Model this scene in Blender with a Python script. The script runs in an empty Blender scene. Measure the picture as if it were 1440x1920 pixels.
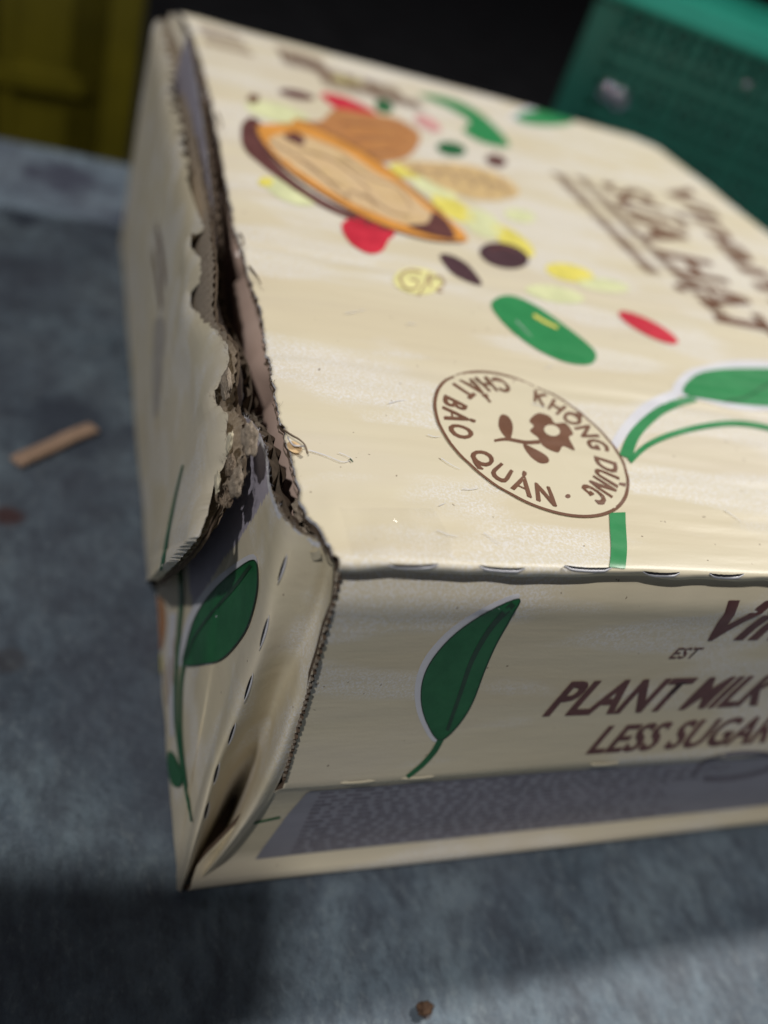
import bpy, bmesh, math, random
from mathutils import Vector, Matrix, noise
from mathutils.bvhtree import BVHTree
from mathutils.geometry import tessellate_polygon
random.seed(7)
S = bpy.context.scene
COL = S.collection
TOPZ = 0.12                      # the carton is 12 cm high; "carton coordinates" have z = 0 at its lid

# ------------------------------------------------------------------ camera
FPX = 1600.0
CX = Vector((0.92163, -0.25227, 0.29488)); CY = Vector((0.05303, -0.67089, -0.73966)); CZ = Vector((0.38442, 0.69733, -0.60493))
CC = Vector((-0.05230, -0.10372, 0.10268))
cd = bpy.data.cameras.new('camera'); cam = bpy.data.objects.new('camera', cd); COL.objects.link(cam)
M = Matrix.Identity(4)
for i, a in enumerate((CX, -CY, -CZ)):
    for j in range(3): M[j][i] = a[j]
M.translation = CC + Vector((0, 0, TOPZ)); cam.matrix_world = M
cd.sensor_fit = 'VERTICAL'; cd.sensor_height = 36.0; cd.sensor_width = 27.0; cd.lens = 30.0
cd.clip_start = 0.005; cd.clip_end = 60
cd.dof.use_dof = True; cd.dof.focus_distance = 0.186; cd.dof.aperture_fstop = 5.2; cd.dof.aperture_blades = 7
S.camera = cam

# ------------------------------------------------------------------ light and exposure
w = bpy.data.worlds.new('World'); S.world = w; w.use_nodes = True
w.node_tree.nodes['Background'].inputs[0].default_value = (0.58, 0.57, 0.62, 1)
w.node_tree.nodes['Background'].inputs[1].default_value = 0.11
def lamp(name, d, dist, power, radius, col, aim=(0, 0, TOPZ)):
    L = bpy.data.lights.new(name, 'POINT'); L.energy = power; L.shadow_soft_size = radius; L.color = col
    o = bpy.data.objects.new(name, L); COL.objects.link(o)
    o.location = Vector(aim) + Vector(d).normalized() * dist; return o
lamp('ceiling_lamp', (0.95, 0.32, 1.0), 1.6, 82, 0.045, (1.0, 0.97, 0.92))
lamp('shop_lamp', (-0.52, -0.40, 1.0), 1.5, 46, 0.022, (1.0, 0.965, 0.92))
S.view_settings.view_transform = 'Standard'; S.view_settings.look = 'None'
S.view_settings.exposure = 0; S.view_settings.gamma = 1

# ------------------------------------------------------------------ helpers
def ray(px, py): return (CX * ((px - 720) / FPX) + CY * ((py - 960) / FPX) + CZ)
def on(px, py, x=None, y=None, z=None):
    d = ray(px, py)
    k, v = (0, x) if x is not None else (1, y) if y is not None else (2, z)
    return CC + d * ((v - CC[k]) / d[k])
def tag(o, label=None, cat=None, group=None, kind=None):
    for k, v in (('label', label), ('category', cat), ('group', group), ('kind', kind)):
        if v: o[k] = v
    return o
def empty(name, loc, rot=(0, 0, 0)):
    o = bpy.data.objects.new(name, None); COL.objects.link(o); o.location = loc; o.rotation_euler = rot
    o.empty_display_size = 0.02; return o
def mk(name, vs, fs, mats, parent=None, smooth=True, fm=None, carton=True, org=None):
    """vs in carton coordinates (or world when carton=False)"""
    me = bpy.data.meshes.new(name)
    off = Vector((0, 0, TOPZ if carton else 0))
    if org is None: org = ROOTLOC.get(parent.name, Vector((0, 0, 0))) if parent else Vector((0, 0, 0))
    me.from_pydata([tuple(Vector(v) + off - org) for v in vs], [], fs)
    if not isinstance(mats, (list, tuple)): mats = [mats]
    for m in mats: me.materials.append(m)
    if fm: me.polygons.foreach_set('material_index', fm)
    if smooth: me.polygons.foreach_set('use_smooth', [True] * len(me.polygons))
    me.update()
    o = bpy.data.objects.new(name, me); COL.objects.link(o)
    if parent:
        o.parent = parent; ROOTLOC[o.name] = org
    else: o.location = org
    return o
ROOTLOC = {}
def grid_faces(nu, nv, flip=False):
    f = []
    for i in range(nu - 1):
        for j in range(nv - 1):
            q = (i * nv + j, (i + 1) * nv + j, (i + 1) * nv + j + 1, i * nv + j + 1)
            f.append(q[::-1] if flip else q)
    return f
def lerp(a, b, t): return a + (b - a) * t
def poly_at(P, t):
    """t in 0..1 along the points P by chord length"""
    L = [0]
    for a, b in zip(P, P[1:]): L.append(L[-1] + (b - a).length)
    s = t * L[-1]
    for k in range(1, len(L)):
        if s <= L[k] or k == len(L) - 1:
            u = (s - L[k - 1]) / max(1e-9, L[k] - L[k - 1]); return lerp(P[k - 1], P[k], max(0, min(1, u)))
def resample(P, n): return [poly_at(P, i / (n - 1)) for i in range(n)]
def smoothed(P, n):
    """Catmull-Rom through P"""
    out = []
    m = len(P) - 1
    for i in range(n):
        t = i / (n - 1) * m; k = min(int(t), m - 1); u = t - k
        p0, p1, p2, p3 = P[max(k - 1, 0)], P[k], P[k + 1], P[min(k + 2, m)]
        out.append(0.5 * ((2 * p1) + (p2 - p0) * u + (2 * p0 - 5 * p1 + 4 * p2 - p3) * u * u + (3 * p1 - 3 * p2 + p3 - p0) * u ** 3))
    return out
def nz(x, y=0, z=0): return noise.noise(Vector((x, y, z)))
def interp(tab, v):
    if v <= tab[0][0]: return tab[0][1]
    for (a, b), (c, d) in zip(tab, tab[1:]):
        if v <= c: return b + (d - b) * (v - a) / (c - a)
    return tab[-1][1]
def solid(o, th, off=-1, rim=1, inner=1):
    m = o.modifiers.new('board', 'SOLIDIFY'); m.thickness = th; m.offset = off
    m.material_offset = inner; m.material_offset_rim = rim; m.use_even_offset = False; return o

# ------------------------------------------------------------------ materials
def mat(name, build):
    m = bpy.data.materials.new(name); m.use_nodes = True
    nt = m.node_tree; b = nt.nodes['Principled BSDF']; build(nt, b); return m
def N(nt, t, **kw):
    n = nt.nodes.new(t)
    for k, v in kw.items():
        if k in ('ins',):
            for a, c in v.items(): n.inputs[a].default_value = c
        else: setattr(n, k, v)
    return n
def tex(nt, scale, detail=4, rough=0.55, stretch=(1, 1, 1), coord='Object', distort=0):
    tc = nt.nodes.new('ShaderNodeTexCoord'); mp = nt.nodes.new('ShaderNodeMapping'); mp.inputs['Scale'].default_value = stretch
    nt.links.new(tc.outputs[coord], mp.inputs[0])
    n = nt.nodes.new('ShaderNodeTexNoise'); n.inputs['Scale'].default_value = scale; n.inputs['Detail'].default_value = detail
    n.inputs['Roughness'].default_value = rough; n.inputs['Distortion'].default_value = distort
    nt.links.new(mp.outputs[0], n.inputs['Vector']); return n.outputs['Fac']
def ramp(nt, fac, stops):
    r = nt.nodes.new('ShaderNodeValToRGB'); e = r.color_ramp.elements
    while len(e) < len(stops): e.new(0.5)
    for k, (p, c) in enumerate(stops):
        e[k].position = p; e[k].color = tuple(c) + (1,) if len(c) == 3 else c
    nt.links.new(fac, r.inputs[0]); return r.outputs[0]
def mix(nt, fac, a, b, mode='MIX'):
    m = nt.nodes.new('ShaderNodeMix'); m.data_type = 'RGBA'; m.blend_type = mode
    for sock, v in ((m.inputs[0], fac), (m.inputs[6], a), (m.inputs[7], b)):
        if isinstance(v, (int, float)): sock.default_value = v
        elif isinstance(v, tuple): sock.default_value = v + (1,) if len(v) == 3 else v
        else: nt.links.new(v, sock)
    return m.outputs[2]
def bump(nt, b, h, strength, dist=0.001, prev=None):
    n = nt.nodes.new('ShaderNodeBump'); n.inputs['Strength'].default_value = strength; n.inputs['Distance'].default_value = dist
    nt.links.new(h, n.inputs['Height'])
    if prev: nt.links.new(prev, n.inputs['Normal'])
    nt.links.new(n.outputs[0], b.inputs['Normal']); return n.outputs[0]
G3 = lambda v: (v, v, v)

def printed(name, stretch, gloss=0.36):
    def f(nt, b):
        L = nt.links
        g = tex(nt, 26, 3, 0.5, stretch)                         # the printed wood-grain bands
        base = ramp(nt, g, [(0.34, (0.69, 0.61, 0.44)), (0.47, (0.71, 0.64, 0.475)), (0.56, (0.705, 0.635, 0.495)), (0.68, (0.725, 0.655, 0.50))])
        g2 = tex(nt, 90, 2, 0.6, (stretch[0] * 0.8, stretch[1] * 1.2, stretch[2] * 1.2))
        base = mix(nt, ramp(nt, g2, [(0.50, G3(0)), (0.75, G3(0.30))]), base, (0.65, 0.565, 0.43))
        patch = ramp(nt, tex(nt, 48, 2, 0.5, (stretch[0] * 1.5 if stretch[0] < 1 else 1, 1, 1)), [(0.47, G3(0)), (0.55, G3(1))])
        fl = ramp(nt, tex(nt, 1500, 3, 0.8), [(0.46, G3(0.12)), (0.60, G3(1))])
        sp = N(nt, 'ShaderNodeMath', operation='MULTIPLY'); L.new(patch, sp.inputs[0]); L.new(fl, sp.inputs[1])
        sc = N(nt, 'ShaderNodeMath', operation='MULTIPLY'); L.new(sp.outputs[0], sc.inputs[0]); sc.inputs[1].default_value = 0.8
        c = mix(nt, sc.outputs[0], base, (0.82, 0.81, 0.81))
        dots = ramp(nt, tex(nt, 620, 1, 0.4), [(0.785, G3(0)), (0.80, G3(0.7))])
        c = mix(nt, dots, c, (0.16, 0.10, 0.06))
        L.new(c, b.inputs['Base Color'])
        b.inputs['Roughness'].default_value = gloss + 0.06; b.inputs['Specular IOR Level'].default_value = 0.36
        p = bump(nt, b, tex(nt, 60, 4, 0.6, stretch), 0.30, 0.0016)
        bump(nt, b, tex(nt, 1500, 3, 0.6), 0.16, 0.0002, p)
    return mat(name, f)
def paper(name, c1, c2, scale=300, rough=0.8, bs=0.5, stretch=(1, 1, 1), spec=0.3):
    def f(nt, b):
        col = ramp(nt, tex(nt, scale, 5, 0.65, stretch), [(0.3, c1), (0.7, c2)])
        nt.links.new(col, b.inputs['Base Color']); b.inputs['Roughness'].default_value = rough
        b.inputs['Specular IOR Level'].default_value = spec
        bump(nt, b, tex(nt, scale * 3, 4, 0.7, stretch), bs, 0.0004)
    return mat(name, f)
def ink(name, c, c2=None, rough=0.38):
    c2 = c2 or tuple(min(1, x * 1.45 + 0.012) for x in c)
    return paper(name, c, c2, 110, rough, 0.10, spec=0.45)

M_TOP = printed('printed_cream_lid', (0.22, 1.0, 1.0))
M_FRONT = printed('printed_cream_front', (0.22, 1.0, 1.0), 0.42)
M_SIDE = printed('printed_cream_side', (1.0, 0.22, 1.0), 0.42)
M_KRAFT = paper('torn_kraft', (0.15, 0.112, 0.080), (0.27, 0.21, 0.155), 700, 0.95, 0.35)
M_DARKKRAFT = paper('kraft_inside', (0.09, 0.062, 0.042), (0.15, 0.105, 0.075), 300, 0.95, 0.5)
M_FIBRE = paper('torn_fibre', (0.27, 0.215, 0.16), (0.44, 0.37, 0.295), 1500, 0.95, 0.6)
M_WHITE = paper('white_liner', (0.40, 0.375, 0.45), (0.47, 0.44, 0.52), 260, 0.7, 0.3)
M_RIM = paper('torn_white_paper', (0.62, 0.63, 0.70), (0.80, 0.80, 0.82), 900, 0.8, 0.5)
M_GREEN = ink('green_ink', (0.020, 0.230, 0.070), (0.035, 0.290, 0.095))
M_DGREEN = ink('dark_green_ink', (0.008, 0.105, 0.032))
M_VEIN = ink('vein_ink', (0.010, 0.040, 0.018))
M_BROWN = ink('brown_ink', (0.150, 0.066, 0.036), (0.20, 0.095, 0.055))
M_LBROWN = ink('light_brown_ink', (0.33, 0.215, 0.13))
M_HALO = ink('white_ink', (0.70, 0.70, 0.76), (0.76, 0.76, 0.80))
M_CREAM = ink('seal_cream', (0.71, 0.64, 0.47), (0.73, 0.66, 0.49))
M_RED = ink('red_ink', (0.50, 0.018, 0.040))
M_PINK = ink('pink_ink', (0.55, 0.27, 0.26))
M_ORANGE = ink('orange_ink', (0.60, 0.26, 0.045))
M_ALMOND = ink('almond_ink', (0.47, 0.19, 0.065), (0.56, 0.27, 0.10))
M_KERNEL = ink('kernel_ink', (0.72, 0.50, 0.27), (0.74, 0.55, 0.33))
M_MAROON = ink('maroon_ink', (0.105, 0.034, 0.030))
M_BLACKB = ink('black_bean_ink', (0.060, 0.025, 0.032))
M_YELLOW = ink('yellow_ink', (0.68, 0.60, 0.12))
M_PYELLOW = ink('pale_yellow_ink', (0.70, 0.65, 0.30))
M_LGREEN = ink('pale_green_ink', (0.60, 0.62, 0.36))
M_TAN = ink('tan_ink', (0.56, 0.40, 0.19))
M_TABLE = ink('grey_panel_ink', (0.29, 0.29, 0.345), (0.33, 0.33, 0.385), 0.5)
M_GREYISH = ink('greyish_tone', (0.40, 0.36, 0.31))
M_SLIT_SHADE = ink('painted_slit_shade', (0.006, 0.006, 0.010), (0.008, 0.008, 0.012), 0.9)  # painted shade for the inside of the cuts
M_TTEXT = ink('small_text_ink', (0.150, 0.135, 0.165), None, 0.5)

# ------------------------------------------------------------------ the carton
W, D, H = 0.3014, 0.39, 0.12
CLOC = Vector((0.15, 0.195, 0))
carton = empty('cardboard_carton', CLOC); ROOTLOC['cardboard_carton'] = CLOC
tag(carton, 'torn cream cardboard milk carton printed with nuts, seeds and green leaves', 'carton')

# lid ---------------------------------------------------------------
LEFT = [on(*q, z=0) for q in [(640, 1062), (622, 1022), (606, 996), (590, 978), (577, 962), (566, 935), (560, 905), (552, 868), (543, 838), (536, 812), (527, 780), (518, 745),
        (510, 700), (501, 650), (494, 610), (484, 565), (470, 520), (455, 470), (440, 420), (424, 340), (410, 260), (397, 190), (382, 130), (366, 80), (350, 38), (330, 14)]]
LX = [(max(-0.003, p.y), p.x) for p in LEFT]; LX.sort()
def xleft(y):
    r = 0.0005 * nz(y * 900, 3) + 0.0007 * nz(y * 260, 9) + (0.0007 * max(0, nz(y * 420, 21)) if y > 0.05 else 0)
    return interp(LX, y) + r
def htop(x, y):
    h = 0.0007 * nz(x * 9, y * 14, 1) + 0.0004 * nz(x * 22, y * 40, 4)
    h -= 0.0005 * math.exp(-((y - (0.072 - 0.02 * x)) / 0.0022) ** 2)          # pressed creases across the lid
    h -= 0.0004 * math.exp(-((y - (0.128 + 0.03 * x)) / 0.003) ** 2)
    h += 0.00022 * nz(x * 30, y * 260, 8)
    h += 0.00006 * math.sin(2 * math.pi * y / 0.0072 + 2 * nz(x * 20, y * 20)) * (0.6 + nz(x * 25, y * 18, 4))
    d = math.hypot((x - 0.013) / 0.022, (y - 0.010) / 0.014)                    # crumpled front corner
    if d < 1.6:
        k = math.exp(-d * d)
        h += k * (0.0007 * nz(x * 90, y * 120, 2) + 0.00015 * nz(x * 230, y * 200, 5))
    dl = x - interp(LX, max(0, y))
    if dl < 0.012: h -= 0.0010 * (1 - dl / 0.012) ** 2 * (0.6 + nz(y * 60, 7))
    e = min(W - x, D - y)                                                       # far edges round down
    if e < 0.006: h -= 0.0035 * (1 - max(e, 0) / 0.006) ** 2
    return h
NX, NY = 170, 210
ys = []
for j in range(NY):
    t = j / (NY - 1); ys.append(0.0028 + (D - 0.0028) * (0.35 * t + 0.65 * t * t))
LIP = [(0.0005, -0.0014), (0.0002, -0.0009), (0.0005, -0.0004), (0.0011, -0.0001), (0.0020, -0.0000)]
SLITS = [(0.0118, 0.0216), (0.0310, 0.0398), (0.0505, 0.0600), (0.0700, 0.0775), (0.0860, 0.0935), (0.103, 0.110), (0.121, 0.128), (0.139, 0.146), (0.157, 0.164), (0.178, 0.186), (0.2, 0.208)]
def inslit(x):
    return 0
vs = []
for i in range(NX):
    u = i / (NX - 1); u = 0.42 * u + 0.58 * u * u
    for (ly, lz) in LIP:
        x0 = xleft(0.0) + 0.0004; x = x0 + (W - x0) * u
        k = inslit(x); wv = 0.0005 * nz(x * 120, 31) + 0.0011 * nz(x * 55, 11)
        z = lz * (1 - 0.36 * k) - (0.0009 if lz < -0.0012 else 0) * (1 - k) + (wv if lz < -0.0008 else 0) * 0.5
        vs.append((x, ly + (wv * 0.6 if lz < -0.0008 else 0), z + htop(x, 0.0028) * 0.8))
    for y in ys:
        x0 = xleft(y); xr = W - (0.03 * max(0, (y - (D - 0.03)) / 0.03) ** 2)
        x = x0 + (xr - x0) * u
        vs.append((x, y, htop(x, y)))
lid = mk('lid_panel', vs, grid_faces(NX, NY + len(LIP)), [M_TOP, M_DARKKRAFT], carton)
BV_TOP = BVHTree.FromPolygons([Vector(v) for v in vs], grid_faces(NX, NY + len(LIP)))
solid(lid, 0.0005)

SLITMESH = []
# front -------------------------------------------------------------
FE = [(0.0, 0.0012), (-0.020, 0.0022), (-0.045, 0.0042), (-0.072, 0.0060), (-0.085, 0.0020), (-0.104, -0.0045), (-0.12, -0.0098)]
FE = sorted(FE)
PROF = [(-0.0008, 0.0024), (-0.0028, 0.0027), (-0.0048, 0.0026), (-0.0060, 0.0020), (-0.0078, 0.0001), (-0.0115, -0.0007), (-0.0140, -0.0002), (-0.018, 0.0000), (-0.026, 0.0002), (-0.036, 0.0003),
        (-0.046, 0.0001), (-0.056, -0.0003), (-0.064, -0.0010), (-0.0705, -0.0018), (-0.0725, -0.0021), (-0.0742, -0.0014), (-0.079, 0.0000), (-0.090, 0.0008), (-0.100, 0.0010), (-0.1075, 0.0012), (-0.1125, 0.0010), (-0.1148, -0.0008), (-0.1162, -0.0020), (-0.1182, -0.0026), (-0.1197, -0.0018)]
NF = 220
vs = []
for i in range(NF):
    u = i / (NF - 1); u = 0.5 * u + 0.5 * u * u
    for k, (z, y) in enumerate(PROF):
        x0 = interp(FE, z) + 0.0004 * nz(z * 300, 2); x = x0 + (W - x0) * u
        yy = y; zz = z
        if k == 0: zz = z - 0.0008 * inslit(x) - 0.0004
        if k in (2, 3, 4): zz += 0.0009 * nz(x * 34, 3) + 0.0003 * nz(x * 130, 8)
        if k >= 20:
            m = 0.50 + 1.1 * math.exp(-((x - 0.105) / 0.040) ** 2) + 0.35 * math.exp(-((x - 0.02) / 0.02) ** 2) + 0.2 * nz(x * 40, 5)
            if k in (21, 22): zz += (m - 0.6) * 0.0012; yy = y - (0.0012 if k > 20 else 0) * m
        yy += 0.0004 * nz(x * 18, z * 40, 6) + 0.00022 * nz(x * 30, z * 240, 3)
        vs.append((x, yy, zz))
fr = mk('front_panel', vs, grid_faces(NF, len(PROF), True), [M_FRONT, M_DARKKRAFT], carton)
BV_FRONT = BVHTree.FromPolygons([Vector(v) for v in vs], grid_faces(NF, len(PROF), True))
solid(fr, 0.0014)

# perforation cuts along the lid's front edge: painted near-black shade, raised white paper lip
for (xa, ya), (xb, yb) in (((727, 1058), (822, 1057)), ((898, 1060), (985, 1065)), ((1058, 1060), (1147, 1064)), ((1205, 1071), (1275, 1073)), ((1330, 1075), (1395, 1076)), ((1460, 1078), (1530, 1080))):
    vv, vw = [], []; n = 22
    def at(px, py, lift):
        d = ray(px, py).normalized(); c = [h for h in (BV_TOP.ray_cast(CC, d, 1), BV_FRONT.ray_cast(CC, d, 1)) if h[0] is not None]
        c.sort(key=lambda h: h[3]); p_ = c[0][0] if c else on(px, py, y=0)
        return p_ - d * lift
    for k in range(n):
        t = k / (n - 1); s_ = min(1, math.sin(math.pi * t) * 2.2); px = xa + (xb - xa) * t; py = ya + (yb - ya) * t + 2.5 * math.sin(math.pi * t) + 0.8 * nz(px * 0.2, ya)
        vv += [at(px, py - 0.6, 0.00045), at(px, py + 2.0 * s_, 0.0005), at(px, py + 4.6 * s_, 0.00045)]
        vw += [at(px, py + 4.0 * s_, 0.0006), at(px, py + 5.2 * s_ + 0.8, 0.0009), at(px, py + 6.6 * s_ + 1.6 + 0.8 * nz(px * 0.5, 3), 0.0004)]
    SLITMESH.append((vv, vw, n))

# small white burst spots of the knee crease
for x in (0.0245, 0.0405, 0.097):
    n = 12; v2 = []
    for i in range(n):
        t = i / (n - 1); xx = x + 0.009 * (t - 0.5); s = math.sin(math.pi * t) ** 0.5
        v2 += [(xx, -0.0019 - 0.0003 * s, -0.0716), (xx, -0.0024 - 0.0003 * s, -0.0720), (xx, -0.0018, -0.0725)]
    mk('crease_burst', v2, grid_faces(n, 3), M_CREAM, carton)

# corner board: inner layer of the left wall ---------------------------
def zcol(px): return px
c0 = [on(637, 1057, y=0.0022), on(628, 1108, y=0.0004), on(603, 1200, y=0.0002), on(575, 1300, y=0.0001), on(550, 1390, y=-0.0005), on(530, 1458, y=-0.0018), on(487, 1530, y=0.0), on(440, 1590, y=0.0008), on(352, 1678, y=-0.001)]
c05 = [on(624, 1046, x=0.0022), on(600, 1140, x=0.0035), on(578, 1205, x=0.0030), on(552, 1300, x=0.0025), on(520, 1400, x=0.0015), on(490, 1470, x=0.0010), on(448, 1545, x=-0.001), on(400, 1615, x=-0.004), on(347, 1678, x=-0.0085)]
c1 = [on(602, 1018, x=-0.0004), on(572, 1120, x=-0.0003), on(553, 1190, x=0.0008), on(522, 1290, x=0.0020), on(492, 1380, x=0.0035), on(462, 1450, x=0.0060), on(426, 1525, x=0.0075), on(388, 1595, x=0.003), on(343, 1676, x=-0.0085)]
c2 = [on(548, 990, x=-0.0052), on(518, 1085, x=-0.0060), on(497, 1185, x=-0.0062), on(465, 1290, x=-0.0065), on(434, 1375, x=-0.0072), on(408, 1450, x=-0.0080), on(386, 1530, x=-0.0090), on(362, 1600, x=-0.0100), on(338, 1672, x=-0.0110)]
c25 = [on(520, 950, x=-0.0068), on(480, 1100, x=-0.0066), on(455, 1200, x=-0.0070), on(420, 1310, x=-0.0076), on(395, 1400, x=-0.0085), on(372, 1480, x=-0.0095), on(350, 1580, x=-0.0105), on(333, 1668, x=-0.0112)]
c3 = [on(505, 900, x=-0.0068), on(450, 1100, x=-0.0072), on(395, 1300, x=-0.0084), on(355, 1480, x=-0.010), on(328, 1664, x=-0.0113)]
def fl(y, x=-0.0112): return Vector((x, y, -0.12))
c4 = [on(503, 862, x=-0.0070), on(420, 1100, x=-0.0080), fl(0.006)]
c5 = [on(482, 802, x=-0.0075), fl(0.030, -0.0110)]
c6 = [on(452, 772, x=-0.0078), fl(0.050, -0.0108)]
c7 = [on(456, 738, x=-0.0070), fl(0.065, -0.0106)]
c8 = [on(452, 690, x=-0.0065), fl(0.085, -0.0100)]
c9 = [on(440, 655, x=-0.0060), fl(0.105, -0.0098)]
c10 = [on(408, 570, x=-0.0062), fl(0.130, -0.0095)]
c11 = [on(404, 450, x=-0.0058), fl(0.170, -0.0095)]
c12 = [on(393, 330, x=-0.0050), fl(0.230, -0.0095)]
c13 = [on(376, 200, x=-0.0045), fl(0.300, -0.0095)]
c14 = [on(352, 60, x=-0.0040), fl(0.380, -0.0095)]
cols = [smoothed(resample(c, 9) if len(c) > 3 else resample(c, 9), 60) for c in (c0, c05, c1, c2, c25, c3, c4, c5, c6, c7, c8, c9, c10, c11, c12, c13, c14)]
NCOL = 330
rows = [smoothed([c[j] for c in cols], NCOL) for j in range(60)]
CB = [[rows[j][i] for j in range(60)] for i in range(NCOL)]
vs = []
for i in range(NCOL):
    for j in range(60):
        v = CB[i][j].copy()
        if j < 3:
            tt = i / NCOL
            v.z += (0.0006 * nz(i * 0.45, 3) + 0.0008 * nz(i * 0.13, 8)) * (1 - j / 3)
        v.x += 0.00035 * nz(v.y * 90, v.z * 50, 3)
        vs.append(v)
La = on(509, 915, x=-0.007); Lb = on(418, 1072, x=-0.0075)
def white_side(v):
    # the unprinted glue strip lies behind this slanting line
    t = (v.z - La.z) / (Lb.z - La.z); yl = La.y + (Lb.y - La.y) * t
    return v.y > yl + 0.0006 * nz(v.z * 300, 4) and v.z > -0.075
fs = grid_faces(NCOL, 60, True); fm = [1 if white_side(vs[f[0]]) else 0 for f in fs]
cb = mk('corner_board', vs, fs, [M_SIDE, M_WHITE, M_DARKKRAFT], carton, fm=fm)
BV_SIDE = BVHTree.FromPolygons([Vector(v) for v in vs], fs)

def ribbon(name, P, m, lat, deep, parent, n=None, jit=0.0006, wave=0, lam=0.0026, amp=0.0007, down=Vector((0, 0, -1)), latv=Vector((1, 0, 0)), rows=5, up=0.0, seed=0, soft=0):
    """a torn board layer that follows the edge P; wave=1 corrugates it"""
    L = sum((b - a).length for a, b in zip(P, P[1:])); n = n or max(20, int(L / 0.00035))
    Q = resample(P, n); v = []; ds = L / (n - 1)
    for i, q in enumerate(Q):
        s = i * ds
        la = lat + (amp * math.sin(2 * math.pi * s / lam + 3.6 * nz(s * 70, seed)) if wave else 0.0002 * nz(s * 300, seed))
        h = up + jit * (1.3 * nz(s * 260, seed + 5) + (0.3 if soft else 1) * nz(s * 900, seed + 9))
        for r in range(rows):
            t = r / (rows - 1)
            v.append(q + latv * (la + (0.00006 if soft else 0.0002) * nz(s * 500, t * 3, seed) * (1 - t)) + down * (deep * t - h * (1 - t)))
    return mk(name, v, grid_faces(n, rows), m, parent)
# edge layers of the corner board (white lip, flutes, inner liner), seen from above in the gap
E1 = [c[0] for c in (c14, c13, c12, c11, c10, c9, c8, c7, c6, c5, c4, c3, c25, c2, c1)]
E1 = smoothed(E1, 120)
ribbon('torn_white_edge', E1, M_RIM, -0.00005, 0.0014, carton, jit=0.00035, seed=1)
EF = E1[:112]
ribbon('flute_layer', EF, M_KRAFT, 0.0012, 0.010, carton, wave=1, amp=0.0009, lam=0.0062, jit=0.0002, up=-0.0006, seed=2, soft=1)
ribbon('inner_liner', EF, M_KRAFT, 0.0023, 0.016, carton, jit=0.0003, up=-0.0004, seed=3, soft=1)
ribbon('flute_layer', EF[58:], M_DARKKRAFT, 0.0033, 0.012, carton, wave=1, amp=0.0008, lam=0.0070, jit=0.0003, up=-0.0016, seed=4, soft=1)
ribbon('inner_liner', E1[100:], M_FIBRE, 0.0006, 0.003, carton, jit=0.0007, up=0.0003, seed=6, soft=1)
# crinkled cream paper below the white lip
for q_, sd in ((((548, 1012), (566, 1030), (590, 1036), (606, 1030)), 1), (((536, 1000), (548, 1024), (560, 1046)), 2)):
    P_ = [on(x_, y_, x=-0.0030 + 0.003 * (x_ - 548) / 60) for x_, y_ in q_]
    ribbon('crinkle', smoothed(P_, 30), M_SIDE, -0.0006, 0.0022, carton, jit=0.0002, seed=90 + sd, down=Vector((0.35, -0.1, -1)).normalized())

# left wall: outer layer, torn along its top -----------------------------
def T(px, py, x=None, z=None): return on(px, py, x=x, z=z)
TE = [(T(300, 34, z=0), 0.372), (T(308, 80, z=0), 0.345), (T(322, 130, z=0), 0.320), (T(318, 165, z=0), 0.305), (T(327, 205, z=0), 0.285), (T(337, 235, z=0), 0.270), (T(338, 270, z=0), 0.258), (T(350, 300, z=0), 0.245), (T(352, 340, z=0), 0.232), (T(362, 372, z=0), 0.222), (T(372, 402, z=0), 0.212),
      (T(386, 432, x=-0.0112), 0.204), (T(358, 440, x=-0.0150), 0.200), (T(358, 465, x=-0.0150), 0.196), (T(374, 482, x=-0.0140), 0.190), (T(393, 505, x=-0.0128), 0.184), (T(392, 518, x=-0.0128), 0.181), (T(366, 522, x=-0.0148), 0.179), (T(357, 545, x=-0.0155), 0.175), (T(358, 575, x=-0.0158), 0.170), (T(378, 592, x=-0.0145), 0.165), (T(404, 618, x=-0.0132), 0.160), (T(426, 645, x=-0.0120), 0.155),
      (T(430, 672, x=-0.0122), 0.152), (T(424, 700, x=-0.0128), 0.149), (T(402, 733, x=-0.0145), 0.146), (T(405, 755, x=-0.0145), 0.143), (T(428, 778, x=-0.0135), 0.140), (T(424, 812, x=-0.0138), 0.138), (T(433, 846, x=-0.0135), 0.135), (T(420, 872, x=-0.0142), 0.133), (T(402, 903, x=-0.0155), 0.130), (T(398, 925, x=-0.0160), 0.128),
      (T(388, 968, x=-0.0190), 0.125), (T(372, 1008, x=-0.0210), 0.120), (T(335, 1052, x=-0.0210), 0.114), (T(296, 1088, x=-0.0180), 0.108)]
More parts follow.
